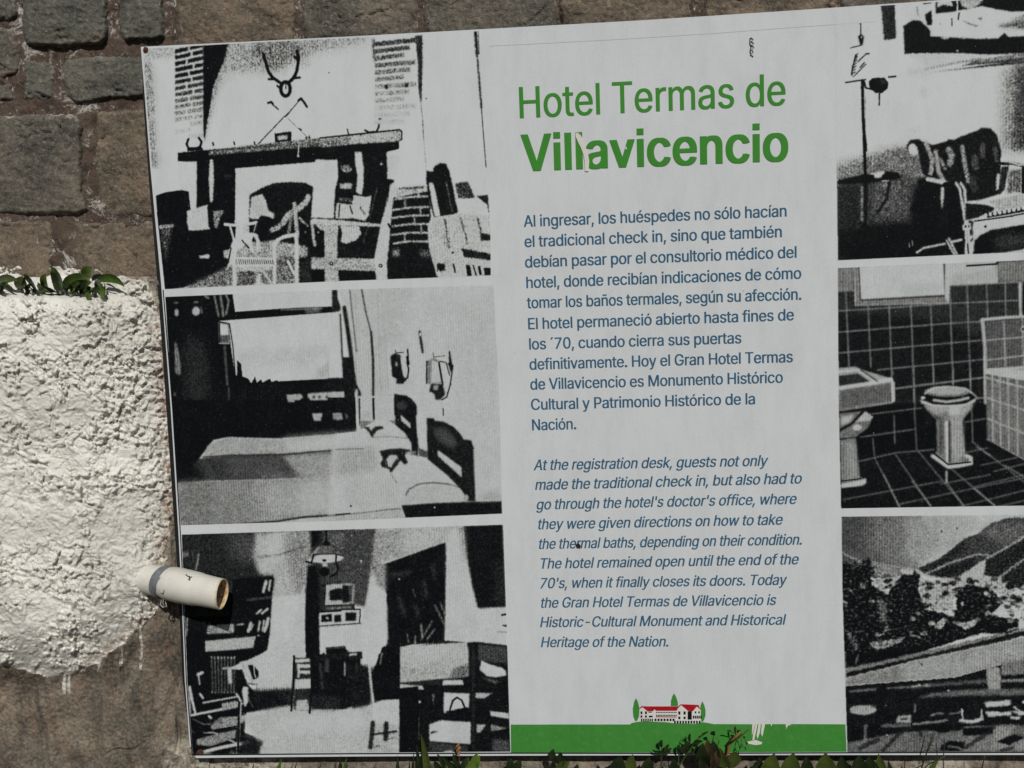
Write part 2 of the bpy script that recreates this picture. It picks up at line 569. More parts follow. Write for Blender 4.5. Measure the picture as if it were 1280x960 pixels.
# right brick column, worn
for k in range(12):
    y0 = 145 + k * 47
    P(min(0.25 + k * 0.055, 0.82), f'365,{y0-25} {640 - (k % 3) * 40},{y0-55+k*2} {640 - (k % 3) * 40},{y0-22+k*2} 365,{y0+8}', 1.4)
P(0.1, '432,408 450,408 450,436 432,436', 0.5); P(0.1, '565,396 588,396 588,424 565,424', 0.5)
P(0.3, '345,95 366,95 366,250 375,300 350,220', 2); P(0.15, '632,80 682,72 684,300 675,560 655,440 650,250', 1.3)
L(0.45, 1.2, '672,540 684,640 690,760'); L(0.6, 0.7, '690,760 710,1000')
L(0.1, 4.2, '1036,52 1046,200', 0.3); L(0.12, 2.6, '1046,190 1075,560', 0.3); L(0.15, 1.3, '1075,560 1106,955'); L(0.3, 1.2, '1055,52 1060,200')
E(0.2, 60, 325, 5, 5); E(0.2, 708, 497, 5, 5)
# beam and posts
at((180, 190, 5.333))
P(0.0, '225,5 430,-14 1280,-70 1700,-100 1700,-20 1400,50 1280,58 612,110 612,120 607,480 540,480 330,620 330,70 225,62')
P(0.55, '430,-8 1180,-66 1700,-98 1700,-70 1180,-38 430,22', 0.8, 0.75)
at((400, 30, 5.333)); P(0.75, '0,760 250,735 530,705 545,712 545,775 230,798 0,822', 0.8, 0.85); L(0.0, 1.6, '0,760 250,735 528,706 544,716 544,770'); P(0.3, '0,770 200,745 200,800 0,830', 2, 0.55)
at((180, 190, 5.333))
L(0.95, 1.1, '1032,-50 1027,20'); E(0.95, 1027, 26, 7, 8)
P(0.97, '230,66 352,62 360,120 350,200 352,340 350,385 300,385 305,260 240,255', 0.4)
P(0.0, '355,50 436,50 430,160 440,330 425,350 350,385 358,250 350,120', 0.3)
P(0.85, '438,50 460,50 466,180 458,330 440,340 432,180', 0.6)
P(0.35, '535,150 580,150 580,175 540,175', 1.5, 0.4); P(0.3, '560,240 600,240 600,260', 1.5, 0.5)
# dark lower left
P(0.0, '80,290 140,268 250,252 298,262 312,385 300,520 540,480 620,460 600,640 540,800 260,905 125,918 95,600')
P(0.85, '288,392 425,350 430,470 442,515 300,525 286,470', 0.5); P(0.0, '425,350 450,380 455,520 430,500', 0.4)
P(0.65, '100,490 195,478 198,500 105,514', 0.6); P(0.4, '110,515 190,505 165,620 150,740 120,620', 2.5, 0.8)
P(0.6, '460,395 530,385 530,400 510,430 490,510 465,500', 1.4, 0.85); P(0.85, '368,690 435,682 435,708 372,708', 0.8)
# carpet
P(0.45, '260,905 420,830 560,760 600,720 1200,660 1200,880 260,910', 2.5)
# white surround and hearth
P(0.97, '614,112 1290,58 1290,120 1190,440 1260,440 1170,900 1210,880 1190,560 1100,620 540,700 530,660 620,640 610,470', 0.3)
P(0.97, '614,112 1290,58 1700,20 1700,440 1150,440 1200,860 1170,900 1160,600 1200,440 700,440 690,490 610,470', 0.3)
P(0.02, '702,285 790,235 860,208 960,198 1080,205 1185,262 1184,440 1200,600 1205,760 1205,870 1040,880 1030,620 700,600 700,440', 0.4)
P(0.8, '715,300 790,280 815,330 830,390 870,410 865,445 820,430 780,420 760,450 700,440', 1.0)
P(0.25, '870,215 1080,215 1170,300 1160,430 1040,420 900,450', 3, 0.08)
L(0.72, 7, '1095,298 1080,335 1020,385 960,420 930,470', 0.6); L(0.6, 6, '930,470 890,505 850,520', 1.2); L(0.7, 5, '1002,345 1010,430 1022,560', 0.6)
L(0.5, 4, '985,400 965,540', 1.0); L(0.55, 3, '1035,440 1090,490'); L(0.75, 3.6, '1118,465 1130,570 1138,620', 0.4)
for x in (1075, 1160): E(0.55, x, 535, 6, 8)
P(0.62, '690,610 860,590 1090,630 1090,700 600,720 540,700 540,660 640,640', 2.0); P(0.7, '530,660 600,655 600,705 535,705', 0.8)
P(0.4, '900,690 990,690 1000,790 900,800', 3); P(0.2, '1040,740 1200,700 1200,870 1040,870', 2.5, 0.7)
L(0.95, 3, '960,730 1000,810')
L(0.9, 3.6, '540,482 640,490 750,470'); L(0.8, 2.6, '572,490 600,590'); L(0.85, 3, '752,470 735,540 710,580')
P(0.0, '760,450 840,430 850,500 800,560 760,580 720,560', 1.5, 0.8); P(0.75, '660,500 695,480 690,560 660,550', 1)
# wicker chair
for s in ('605,900 602,740 610,620 640,575 690,556', '590,740 570,690 600,600 630,560 700,548 745,555 762,600 760,650', '870,880 868,620 890,585 940,562 1010,552 1018,600 1016,880', '710,560 705,610 725,660', '600,640 640,600'):
    L(0.95, 4.4, s, 0.3)
P(0.55, '612,705 850,705 850,790 612,790', 0.8)
for k in range(17):
    L(0.95, 1.7, f'{622+k*14},708 {632+k*14},752'); L(0.1, 1.2, f'{629+k*14},712 {638+k*14},748')
L(0.9, 3, '612,706 850,712'); L(0.9, 3.4, '612,760 850,756'); L(0.8, 3, '612,790 700,780 800,800 850,880', 0.4)
P(0.75, '620,765 850,762 850,785 620,790', 1.2); P(0.95, '760,810 775,810 775,870 830,885 725,885 750,868', 0.4); P(0.35, '640,800 740,800 730,880 640,880', 2)
L(0.05, 1.3, '1105,640 1090,710'); L(0.05, 1.3, '1125,640 1120,710'); L(0.05, 1.3, '1150,645 1165,705'); L(0.05, 1.3, '1090,690 1168,685')
L(0.08, 2, '655,590 700,640'); L(0.1, 2, '560,740 580,640')
# armchair in front
at((400, 190, 5.333))
P(0.97, '-30,50 112,55 118,160 100,260 85,440 -60,440', 0.3)
P(0.02, '-60,438 90,442 90,470 -50,470', 0.2)
P(0.02, '112,0 445,0 450,180 495,185 470,300 420,480 360,700 450,720 470,840 330,870 100,880 90,500 90,440 100,250 122,160', 0.3)
P(0.65, '135,90 190,85 215,120 180,140 145,125', 1.4, 0.8); P(0.7, '130,210 215,205 210,245 135,245', 1.1); P(0.35, '125,300 220,310 222,335 120,330', 0.8, 0.8)
P(0.93, '232,0 275,0 290,100 288,230 275,285 240,270 250,160 235,80', 0.4); E(0.6, 408, 80, 14, 8, 0.8)
P(0.85, '225,285 300,300 342,290 325,420 300,460 220,440 160,445 100,440 110,340 215,350', 0.9); L(0.2, 2, '200,360 215,410'); L(0.25, 2, '270,370 300,420', 0.5); L(0.2, 2, '130,350 125,430')
P(0.8, '-60,442 150,455 405,480 410,498 150,490 -60,480', 0.3)
P(0.82, '130,490 260,495 275,545 240,590 170,612 135,600 150,540', 0.9)
P(0.72, '-30,485 122,485 115,600 118,760 128,865 30,870 28,600 10,530', 0.5); P(0.65, '-60,700 370,710 372,795 -60,780', 0.5)
P(0.0, '28,520 0,520 -20,700 30,700', 0.3); P(0.0, '-60,785 28,785 28,870 -60,870', 0.3); P(0.02, '122,790 370,798 372,848 128,862', 0.3); P(0.05, '122,620 360,650 365,705 122,700', 0.6)
P(0.85, '470,210 500,205 495,290 465,480 445,700 450,850 375,855 362,720 400,500 440,350', 0.5); L(0.1, 1.5, '465,190 450,330', 0, 0.6)
L(0.4, 1.1, '380,240 345,380 320,500 285,610', 0.3)
E(0.1, 75, 742, 14, 14); E(0.8, 75, 742, 5, 5); E(0.1, 403, 758, 14, 14); E(0.8, 403, 757, 5, 5); L(0.05, 3, '455,480 470,505')
P(0.02, '440,180 480,190 480,210 455,210', 0.2)
# brick wall right of the armchair
P(0.72, '500,240 705,220 715,270 500,300', 2.5); L(0.3, 3, '530,245 690,235', 1.0)
P(0.03, '490,300 560,290 725,260 740,440 720,500 730,650 790,850 450,860 450,700 470,480', 0.5)
for yy, x0 in ((308, 500), (378, 485), (432, 480), (488, 478), (545, 475), (602, 490)):
    L(0.78, 2.2, f'{x0},{yy+8} 600,{yy-8} 725,{yy-14 + (yy-300)*0.03}', 0.5)
for x, y in ((655, 275), (565, 345), (668, 390), (628, 462), (672, 510), (563, 572)):
    L(0.75, 2.0, f'{x},{y-26} {x+3},{y+24}', 0.4)
P(0.75, '500,250 570,245 560,300 500,310', 1.5, 0.7); P(0.45, '480,650 530,640 530,700 480,700', 2.5); P(0.4, '660,650 740,650 740,700 670,700', 3, 0.8)
# sofa
P(0.02, '708,125 750,130 760,95 800,72 840,78 860,120 880,200 900,300 925,400 880,420 800,430 760,440 720,300 708,200', 0.4)
L(0.45, 1.5, '840,200 860,290 880,400', 0.5); P(0.95, '725,205 752,205 775,290 800,425 765,430 745,330', 0.3)
P(0.25, '895,210 985,192 1040,320 920,310', 0.6); P(0.95, '900,318 1095,300 1130,410 925,405', 0.4); P(0.1, '1040,292 1118,285 1130,420 1110,350', 0.6)
P(0.78, '740,440 925,410 1135,420 1140,560 1140,640 1140,830 780,830 745,700 720,600 720,500', 0.7)
for s in ('830,450 850,560 860,640', '935,440 970,560 980,610', '1050,440 1070,520 1075,590'): L(0.3, 2.2, s, 0.7)
P(0.5, '830,470 870,600 820,640', 2, 0.5); P(0.08, '1075,540 1136,550 1136,590 1075,590', 0.4); P(0.08, '940,640 1140,680 1140,722 960,700', 0.5)
P(0.03, '970,750 1000,755 1012,825 980,828'); P(0.03, '1090,770 1145,772 1145,820 1095,822'); P(0.05, '1050,760 1068,760 1080,820 1060,820'); L(0.05, 2, '1020,755 1040,820'); L(0.05, 2.4, '890,750 900,800'); E(0.1, 884, 670, 9, 8)
P(0.03, '780,740 830,745 835,790 780,800', 0.5); L(0.95, 1.6, '790,790 795,830')

# ===== bedroom
clip(FRAMES['bedroom'])
at((200, 350, 5.818))
P(0.0, '0,0 535,90 545,230 1280,180 1290,960 0,960')
P(0.93, '0,0 0,0 0,0')
P(0.93, '526,90 1260,50 1265,190 545,218')
for s, w in (('395,110 425,260', 2.2), ('440,110 460,260', 2.6), ('480,110 500,150 480,250', 2.2), ('330,115 350,130', 3)):
    L(0.65, w, s, 0.7, 0.75)
E(0.62, 121, 236, 15, 28, 0.9); E(0.8, 262, 226, 28, 32, 0.8); L(0.6, 1.5, '250,160 275,160', 0.5); L(0.5, 1.5, '108,165 130,165', 0.5); L(0.5, 1.5, '300,200 305,240', 0.4)
P(0.42, '105,450 122,460 150,600 152,690 110,680', 0.9); P(0.15, '170,420 330,420 370,900 180,900', 12, 0.6); E(0.3, 108, 830, 8, 14, 0.8)
L(0.5, 2, '880,215 1180,205', 1.5, 0.8); P(0.5, '1050,200 1160,195 1170,240 1060,245', 1.8, 0.6)
# window
P(0.94, '420,298 1300,232 1300,712 870,735 650,748 600,700 548,690 520,520 500,320 425,300')
P(0.6, '425,308 500,320 508,458 432,455', 0.5); P(0.95, '432,318 492,328 498,400 440,405', 0.6); P(0.25, '440,400 500,400 500,455 440,450', 1.3); L(0.0, 1.6, '420,300 505,318 530,480 548,690'); L(0.0, 1.6, '432,318 436,455'); L(0.7, 1.2, '432,460 505,462')
P(0.8, '560,520 1280,470 1280,560 1000,620 600,640', 8, 0.6); P(0.65, '1150,640 1300,560 1300,712 1140,712', 4, 0.7)
L(0.4, 3, '470,480 490,760', 1.5, 0.6); L(0.3, 2, '500,780 505,950', 1.2, 0.6)
P(0.0, '560,580 590,610 600,700 640,715 665,748 690,700 705,745 735,720 745,745 800,715 812,740 855,728 860,745 1300,716 1300,960 560,960')
for xx in range(600, 900, 22): L(0.12, 1.0, f'{xx},760 {xx+4},940', 0.8, 0.5)
P(0.7, '920,835 1020,828 1040,850 1000,885 930,890', 0.8); P(0.75, '1075,825 1300,808 1300,872 1100,882 1075,850', 0.7)
for x in (1120, 1160, 1215, 1260): E(0.15, x, 850, 12, 10, 0.5)
at((420, 350, 5.818))
P(0.93, '-30,50 20,50 10,230 -30,200'); P(0.05, '-30,20 10,65 12,130 35,200 30,235 -30,238', 0.4)
P(0.94, '-50,240 45,225 50,700 -50,720', 0.3)
P(0.88, '20,60 330,50 1280,0 1300,1800 140,1800 100,560 60,200', 0.5)
P(0.8, '100,60 320,60 360,400 390,960 150,960 110,500', 3, 0.7)
for s, w in (('100,70 120,270 150,520', 1.2), ('185,60 215,230 255,380 268,560 275,960', 1.6), ('255,380 270,600 268,960', 2.6), ('60,200 90,400 110,560 135,760 165,820 175,960', 5.5), ('30,250 45,560 55,700', 2.2)):
    L(0.04, w, s, 0.3)
P(0.03, '48,560 120,560 135,760 140,960 -60,960 -60,712 50,710', 0.5); L(0.85, 2.5, '150,800 155,960', 0.5)
P(0.75, '-60,815 58,810 60,858 -60,862', 0.5)
for s in ('170,370 200,375', '140,100 150,700', '300,100 330,900', '330,60 380,800'): L(0.55, 0.8, s, 0.6, 0.7)
P(0.8, '330,60 560,50 480,420 380,500', 5, 0.7); P(0.82, '640,200 1140,120 1200,1500 900,700', 12, 0.6)
L(0.03, 3.2, '607,375 618,450 630,525', 0.2); E(0.9, 612, 395, 7, 12)
P(0.03, '395,550 430,530 470,545 480,640 490,700 515,720 490,755 435,755 440,720 405,700', 0.4)
L(0.03, 2.2, '520,505 525,560 515,600 528,650 520,710 490,730'); L(0.0, 3.5, '518,560 526,610'); P(0.9, '470,560 500,580 515,650 500,700 480,640', 0.5); L(0.1, 1.3, '432,510 435,530 490,525'); E(0.6, 440, 610, 8, 16, 0.7)
P(0.45, '658,590 710,560 750,590 770,750 660,755', 1.2); P(0.82, '695,580 745,600 765,740 690,750', 1.2); L(0.05, 2.6, '748,600 775,760'); L(0.05, 2, '660,590 658,750')
P(0.05, '690,755 775,755 795,830 760,870 720,870 715,830 675,810', 0.5); P(0.6, '705,765 745,765 740,800 710,800', 0.9)
L(0.05, 1.8, '825,520 832,600 815,610 850,620 840,690 830,760 805,850 770,870'); P(0.03, '820,520 828,520 850,640 835,680 818,620', 0.3); L(0.3, 1.2, '705,530 710,560 790,550'); L(0.05, 1.5, '755,590 800,600 825,690')
P(0.03, '420,825 520,840 545,890 585,905 590,980 420,980', 0.4); L(0.1, 1.5, '778,935 780,985')
L(0.6, 1.2, '395,830 405,880')
at((420, 500, 5.818))
P(0.84, '160,-30 420,-30 420,160 170,160', 0.3); L(0.04, 3, '270,-10 275,140'); L(0.1, 2, '170,-10 172,180'); P(0.7, '180,80 250,80 250,140 180,140', 2, 0.5)
P(0.02, '-60,-20 140,-20 150,228 0,245 -60,250'); P(0.6, '0,98 40,92 50,140 0,145', 1); P(0.3, '65,90 90,120 75,145', 0.6)
# near bed linen
at((200, 500, 5.818))
P(0.0, '0,0 1280,0 1280,250 850,280 500,270 390,290 330,370 285,425 280,595 128,602 0,600', 0.4)
P(0.75, '930,0 980,0 975,15 930,12', 0.4); P(0.7, '1105,98 1180,95 1170,150 1120,150', 0.8); P(0.6, '1255,95 1300,92 1300,140 1260,140', 1)
P(0.66, '350,330 390,300 500,272 850,284 1290,248 1290,365 900,395 480,405 310,410', 0.6); P(0.85, '900,285 1290,250 1290,365 950,390', 8)
P(0.16, '285,425 480,405 900,395 1290,368 1290,560 900,572 120,596 200,500', 0.9); P(0.0, '100,420 260,440 330,590 120,600', 7, 0.9); P(0.6, '880,398 1290,368 1300,565 1020,560', 5); P(0.3, '500,410 870,400 900,560 500,575', 6, 0.5)
L(0.0, 1.8, '310,415 500,402 900,395 1100,378 1290,362', 0.2)
P(0.50, '128,600 300,590 900,575 1290,558 1290,830 850,882 560,902 140,908', 0.6); P(0.42, '130,600 400,590 380,900 140,905', 8, 0.8); P(0.72, '700,600 1290,565 1290,830 750,880', 16, 0.8); P(0.85, '1000,600 1290,565 1290,800 1050,840', 10, 0.6)
P(0.8, '850,880 1290,835 1290,900 700,915', 0.8); L(0.0, 2.4, '130,915 560,905 850,882 1050,850 1290,835', 0.3)
at((420, 500, 5.818))
P(0.86, '-20,250 150,228 190,150 240,145 400,145 480,200 540,300 545,380 480,410 600,410 680,450 800,560 930,640 950,735 480,765 470,790 -60,840', 3.5)
P(0.62, '0,360 280,330 300,520 0,560', 7, 0.7); P(0.78, '100,570 450,560 480,760 100,800', 8, 0.6)
L(0.3, 1.2, '0,360 200,352', 0.5); L(0.15, 1.3, '200,200 240,215 270,270', 0.3)
P(0.08, '205,195 240,195 250,225 285,190 340,188 345,210 300,220 260,275 240,235', 0.8); L(0.5, 1.4, '260,270 380,265 520,275', 0.7)
P(0.35, '170,150 280,150 220,185 180,215', 1.2, 0.8); P(0.35, '380,145 450,150 470,190 430,180', 1.4, 0.8)
P(0.05, '315,370 380,355 470,350 540,360 530,380 500,400 525,455 500,470 470,440 440,480 400,530 380,500 335,490 320,460 340,430', 0.7)
P(0.8, '390,400 440,400 450,430 420,450 400,490 370,480 360,440', 0.8); L(0.1, 1.8, '440,430 420,480'); L(0.1, 1.8, '365,440 375,480'); P(0.6, '500,385 540,370 530,400', 0.8)
L(0.45, 1.5, '400,540 440,600', 0.6); L(0.2, 1.9, '508,690 530,650 600,610 700,600 820,612 900,635', 0.4); P(0.76, '520,680 560,640 660,615 860,620 920,660 940,735 510,750', 2.5, 0.7)
# headboards
P(0.02, '420,-20 540,-20 580,30 585,200 600,330 595,410 550,390 545,310 500,240 430,180', 0.3); P(0.85, '470,108 540,170 540,205 475,150', 0.3); E(0.25, 480, 40, 40, 30, 2, 0.6)
P(0.25, '600,345 665,375 665,420 600,405', 0.8); P(0.4, '535,370 580,370 580,400 540,400', 1)
P(0.04, '658,130 710,130 720,150 780,155 850,190 900,240 930,285 980,290 1000,340 1015,735 950,735 935,690 900,640 800,540 665,430', 0.3)
P(0.28, '700,200 800,210 880,300 860,360 740,290', 4, 0.7); P(0.85, '738,362 912,490 912,560 740,405', 0.3); E(0.6, 945, 710, 18, 25, 0.8)
P(0.02, '475,765 760,745 1205,733 1208,842 505,858', 0.2); E(0.8, 716, 780, 5, 6)
L(0.25, 1.9, '0,838 200,820 380,796 470,790', 0.5); L(0.0, 2.2, '0,834 100,825'); E(0.1, 107, 770, 8, 8)
P(0.74, '0,842 470,795 500,860 0,890', 2); P(0.62, '1030,700 1190,640 1200,730 1030,735', 4, 0.7)
L(0.1, 1.5, '778,60 780,90')

# ===== study
clip(FRAMES['study'])
at((220, 650, 5.818))
P(0.09, '0,90 600,80 1300,60 1300,960 0,960')
P(0.3, '350,100 650,90 600,300 420,300', 10, 0.7)
P(0.72, '580,95 970,75 975,300 955,620 930,960 680,960 690,560 710,400 600,390 560,250', 4.5)
P(0.9, '690,95 860,90 700,300 760,960 680,960 690,560 712,400 640,330', 9, 0.7)
P(0.5, '780,85 970,78 970,500 880,560 800,250', 9, 0.85); P(0.9, '690,560 945,540 930,960 680,960', 3)
L(0.2, 2.5, '600,270 750,250 950,195', 2.0, 0.6)
P(0.0, '985,75 1060,75 1060,150 1010,185 985,200', 1); P(0.0, '958,330 1040,340 1045,960 930,960 940,620', 0.7); P(0.22, '1060,80 1300,65 1300,450 1070,470 1040,300', 6)
P(0.42, '1110,90 1300,80 1300,200 1120,190', 5, 0.6)
P(0.0, '400,430 700,405 715,430 700,545 690,700 680,830 660,920 600,960 0,960 0,700 380,700 420,450', 0.8)
P(0.55, '40,230 90,230 90,270 45,270', 2, 0.6); L(0.7, 1.6, '165,245 160,290 145,360', 0.3); L(0.3, 1.2, '120,225 130,300', 0.5); L(0.8, 1.3, '82,710 78,800 70,900', 0.3)
for s, w in (('655,445 635,520', 3.6), ('686,440 676,510', 2.6), ('620,650 585,680', 2.4), ('665,645 625,678', 2.8), ('610,735 598,805', 2.2), ('640,730 628,805', 2.0), ('672,715 645,805', 4.2), ('545,745 525,810', 3.2), ('560,760 540,800', 2), ('600,845 575,930', 4), ('635,850 620,900', 1.6), ('575,850 565,880', 1.5)):
    L(0.85, w, s, 0.4)
L(0.3, 3, '520,580 690,560', 1.5, 0.7); L(0.7, 2, '445,762 490,755', 0.6); P(0.5, '235,765 420,755 420,818 225,830 225,790', 1.2); P(0.68, '300,765 420,758 420,815 300,820', 2, 0.8)
P(0.72, '215,890 580,858 560,930 390,945 215,955 205,920', 1.2)
E(0.3, 245, 750, 5, 8); E(0.3, 205, 745, 5, 8)
# lamp
L(0.0, 2.2, '1092,70 1092,170'); P(0.0, '1080,150 1105,150 1125,185 1065,185', 0.5); P(0.35, '1060,190 1130,190 1220,260 960,270', 1.0)
P(0.86, '960,285 1040,252 1150,248 1200,258 1228,272 1195,295 1130,308 1060,312 965,302', 0.4); P(0.5, '950,280 1035,190 1055,190 985,280', 0.8); L(0.0, 2.4, '945,300 985,310 1000,250'); L(0.0, 2.5, '1165,255 1162,300 1180,350 1165,390 1120,410'); L(0.1, 1.4, '1000,250 1150,245 1220,262')
P(0.85, '1065,312 1100,312 1100,350 1085,335 1070,345', 0.5); E(0.0, 1078, 292, 16, 9); E(0.0, 1078, 375, 38, 36, 0.4)
# pictures
P(0.72, '1090,470 1300,455 1300,612 1080,622', 0.6); L(0.0, 1.3, '1088,470 1078,622 1300,612'); P(0.02, '1115,510 1180,495 1270,500 1262,580 1115,585', 0.5)
P(0.5, '1090,632 1280,625 1280,645 1090,650', 1.2, 0.8)
P(0.85, '1040,672 1300,655 1300,755 1035,768', 0.4); L(0.0, 1.8, '1036,670 1300,652'); L(0.0, 1.8, '1032,772 1300,752')
for x in (1055, 1150, 1238): P(0.0, f'{x},690 {x+78},682 {x+78},738 {x},742', 0.4)
P(0.8, '1085,715 1100,700 1115,722', 0.6)
P(0.88, '1040,790 1300,770 1300,960 1020,960', 2.5); P(0.0, '1092,935 1222,925 1230,960 1095,960', 0.3)
at((430, 650, 5.818))
P(0.24, '0,70 240,55 230,330 200,340 190,640 -10,600', 3); E(0.9, 125, 298, 8, 8); E(0.6, 55, 110, 5, 8)
P(0.60, '240,55 890,40 880,200 740,170 200,335 210,200', 3.5); P(0.82, '420,60 850,40 850,150 740,165 420,260', 8, 0.7)
P(0.02, '-10,470 30,480 40,590 -10,600', 0.4); L(0.6, 2.5, '-10,465 70,470 62,600 -10,610', 0.5)
P(0.85, '-20,655 110,655 108,745 -20,755', 0.3); P(0.02, '8,672 90,670 88,732 10,735', 0.4); L(0.0, 1.7, '-20,648 118,648 112,750 -20,762'); P(0.02, '108,745 132,750 130,795 108,792', 0.2)
P(0.55, '205,340 260,345 300,450 300,600 195,600', 4); P(0.92, '200,500 270,500 305,620 300,960 0,960 0,770 130,760 160,640', 2.2)
P(0.01, '205,345 330,305 738,160 745,200 740,600 735,890 500,905 380,930 300,930 310,800 290,700 310,540 270,420', 0.6)
P(0.3, '215,345 300,330 300,420 250,400', 3, 0.7); E(0.5, 400, 428, 7, 7)
P(0.88, '745,150 800,45 850,45 880,250 920,470 970,640 1180,640 1190,905 960,895 735,880 745,500', 2.5)
P(0.02, '870,38 1155,28 1165,300 1180,632 972,642 935,500 890,260', 2.2); P(0.5, '820,45 880,40 900,300 870,300', 4, 0.6)
P(0.12, '1090,300 1170,300 1175,600 1090,600', 5, 0.6)
for s, w in (('560,760 568,850', 2.6), ('640,735 560,870', 2), ('660,620 730,760', 2.2), ('700,600 735,690', 1.8), ('660,790 600,870', 1.8), ('520,840 515,900', 2.2), ('460,830 470,890', 1.6), ('310,740 320,860', 1.8), ('500,500 520,560', 1)):
    L(0.55, w, s, 0.8, 0.8)
L(0.05, 2.6, '1148,690 1180,684'); L(0.05, 2.2, '1160,765 1182,772 1182,760'); L(0.5, 1.6, '1115,812 1188,814', 0.5)
at((430, 795, 5.818))
P(0.02, '735,30 890,45 970,40 1190,66 1212,845 540,850 400,850 395,600 370,380 380,90 300,130 240,240 170,240 0,180', 0.3)
P(0.9, '-40,-30 300,-30 300,90 250,110 235,235 175,235 130,190 120,120 40,120 0,90 -40,80', 1.0)
L(0.0, 2.6, '280,90 240,240'); L(0.6, 2, '285,120 280,180')
P(0.0, '-60,80 20,95 125,125 120,195 170,230 190,500 130,530 -60,530', 1.0); P(0.7, '0,125 60,130 55,150 0,150', 0.6); P(0.8, '-20,190 15,200 5,310 -20,310', 0.8)
P(0.02, '170,240 300,130 380,90 370,380 410,460 280,470 220,500 190,420', 0.5)
P(0.75, '385,85 550,65 890,45 905,100 905,290 830,300 700,310 380,345 375,200', 0.6); P(0.3, '800,230 900,200 905,290 760,315', 2.5, 0.8); P(0.62, '400,220 700,200 800,290 400,340', 6, 0.6); P(0.85, '420,90 850,60 850,150 430,180', 6, 0.5)
P(0.78, '372,345 570,360 578,388 385,385', 0.6); P(0.9, '715,322 860,318 868,352 718,354', 0.3)
P(0.10, '380,340 720,310 715,350 600,360 400,345', 1, 0.7)
P(0.22, '975,60 1185,80 1190,200 980,180', 2.2); P(0.9, '1000,178 1060,205 1150,230 1180,260 1175,285 1110,298 1040,290 985,240', 0.4); P(0.55, '1000,300 1140,330 1100,345', 2, 0.7)
P(0.92, '725,410 912,418 905,520 880,520 850,540 725,560', 0.4); L(0.0, 2.6, '768,540 790,470 820,445 855,465 878,520'); P(0.0, '740,545 900,515 890,570 740,560', 0.3)
P(0.88, '620,640 700,612 920,625 918,785 620,762', 0.3); P(0.05, '620,715 690,690 640,690', 0.4)
P(0.75, '955,412 1080,415 1020,450 960,450', 1.0); P(0.85, '1060,545 1200,560 1198,600 1070,580', 0.4); P(0.7, '965,640 1030,645 990,700 965,700', 0.8); P(0.5, '1065,640 1190,670 1070,690', 1.5); P(0.2, '720,100 721,101 722,102', 0)
P(0.25, '1080,740 1200,760 1205,840 1080,840', 2.5); P(0.8, '725,830 790,828 790,845 725,845', 0.4); P(0.3, '620,770 900,800 900,840 620,840', 2, 0.6)
L(0.75, 3, '430,400 425,440 410,520', 0.3); E(0.8, 548, 478, 12, 10, 0.3); L(0.7, 1.3, '540,590 540,750', 0.3); P(0.4, '640,420 660,420 650,500', 1.4)
L(0.25, 2.2, '940,80 940,830', 2, 0.5)
P(0.88, '225,505 280,475 410,462 410,600 380,850 -60,870 -60,540 130,530 195,540 215,560', 1.0); P(0.72, '0,700 390,750 380,850 -60,870', 4, 0.6)
P(0.3, '195,580 225,580 215,810 170,805', 0.7); L(0.3, 2.2, '215,810 260,800', 1); L(0.85, 3.4, '180,240 195,400 205,560', 0.5); P(0.08, '280,600 320,600 310,755 270,755', 0.5); L(0.05, 5, '215,695 370,675', 0.4); L(0.9, 2.4, '300,620 340,665'); L(0.3, 1.4, '300,600 380,620 370,680', 0.6); L(0.3, 1.8, '310,755 370,740', 1)
P(0.0, '405,470 540,400 540,850 398,850 395,620', 0.3); L(0.8, 2, '90,280 85,300'); L(0.8, 1.8, '115,300 130,280 175,278', 0.4)
at((220, 795, 5.818))
P(0.0, '0,0 680,0 670,110 600,150 480,190 400,230 620,450 800,400 830,180 860,150 1000,160 1300,150 1300,530 1000,550 620,545 500,560 500,700 640,760 620,880 130,890 60,500', 0.7)
P(0.9, '680,0 930,0 935,150 850,150 825,190 805,395 760,390 700,310 730,270 650,170 600,150 665,100', 0.8)
P(0.85, '460,190 560,170 640,175 690,230 640,280 600,340 660,320 650,440 620,380 540,350 500,260', 0.7); P(0.0, '520,210 560,205 600,230 600,300 560,320 535,250', 0.4); P(0.0, '590,360 620,370 640,420 600,430 580,400', 0.6)
L(0.75, 1.2, '565,210 570,270 580,300'); P(0.5, '690,320 790,390 700,400 660,400', 3)
P(0.02, '400,240 480,240 520,340 440,370 400,340', 0.5); L(0.85, 2.4, '340,235 470,225', 0.3); P(0.8, '370,240 405,230 410,340 385,350', 0.8)
for k in range(8):
    L(0.55, 1.3, f'{258+k*24},150 {268+k*22},400', 0.7, 0.8); E(0.7, 258 + k * 24, 156, 6, 8, 0.5); E(0.55, 262 + k * 23, 408, 5, 8, 0.5)
P(0.72, '210,35 580,0 560,85 400,100 215,112', 1.0)
for s, w in (('195,485 440,440', 2.0), ('110,575 440,510', 3.0), ('440,420 470,470 445,880', 2.8), ('100,370 120,480 140,560', 3), ('95,380 105,560', 1.6), ('160,280 190,265', 4), ('165,290 172,350', 1.8), ('175,420 195,450', 3), ('190,845 300,815 530,770', 4.2), ('205,700 270,700 300,710 290,780', 1.6), ('340,730 440,780', 2), ('240,580 255,595', 3)):
    L(0.88, w, s, 0.4)
P(0.6, '330,490 430,470 500,490 430,520 340,540', 1.0); P(0.55, '250,660 320,590 500,580 505,620 430,655 270,685', 1.2); P(0.5, '150,750 340,700 440,680 430,740 250,800 150,790', 1.6); P(0.9, '490,365 525,370 525,470 500,520 480,400', 0.4); P(0.35, '270,620 330,590 330,640', 1.2)
L(0.0, 2.4, '210,695 440,655'); L(0.0, 3, '460,480 450,870'); L(0.0, 3.4, '505,520 490,700'); L(0.0, 4, '560,780 600,830 600,880', 0.5)
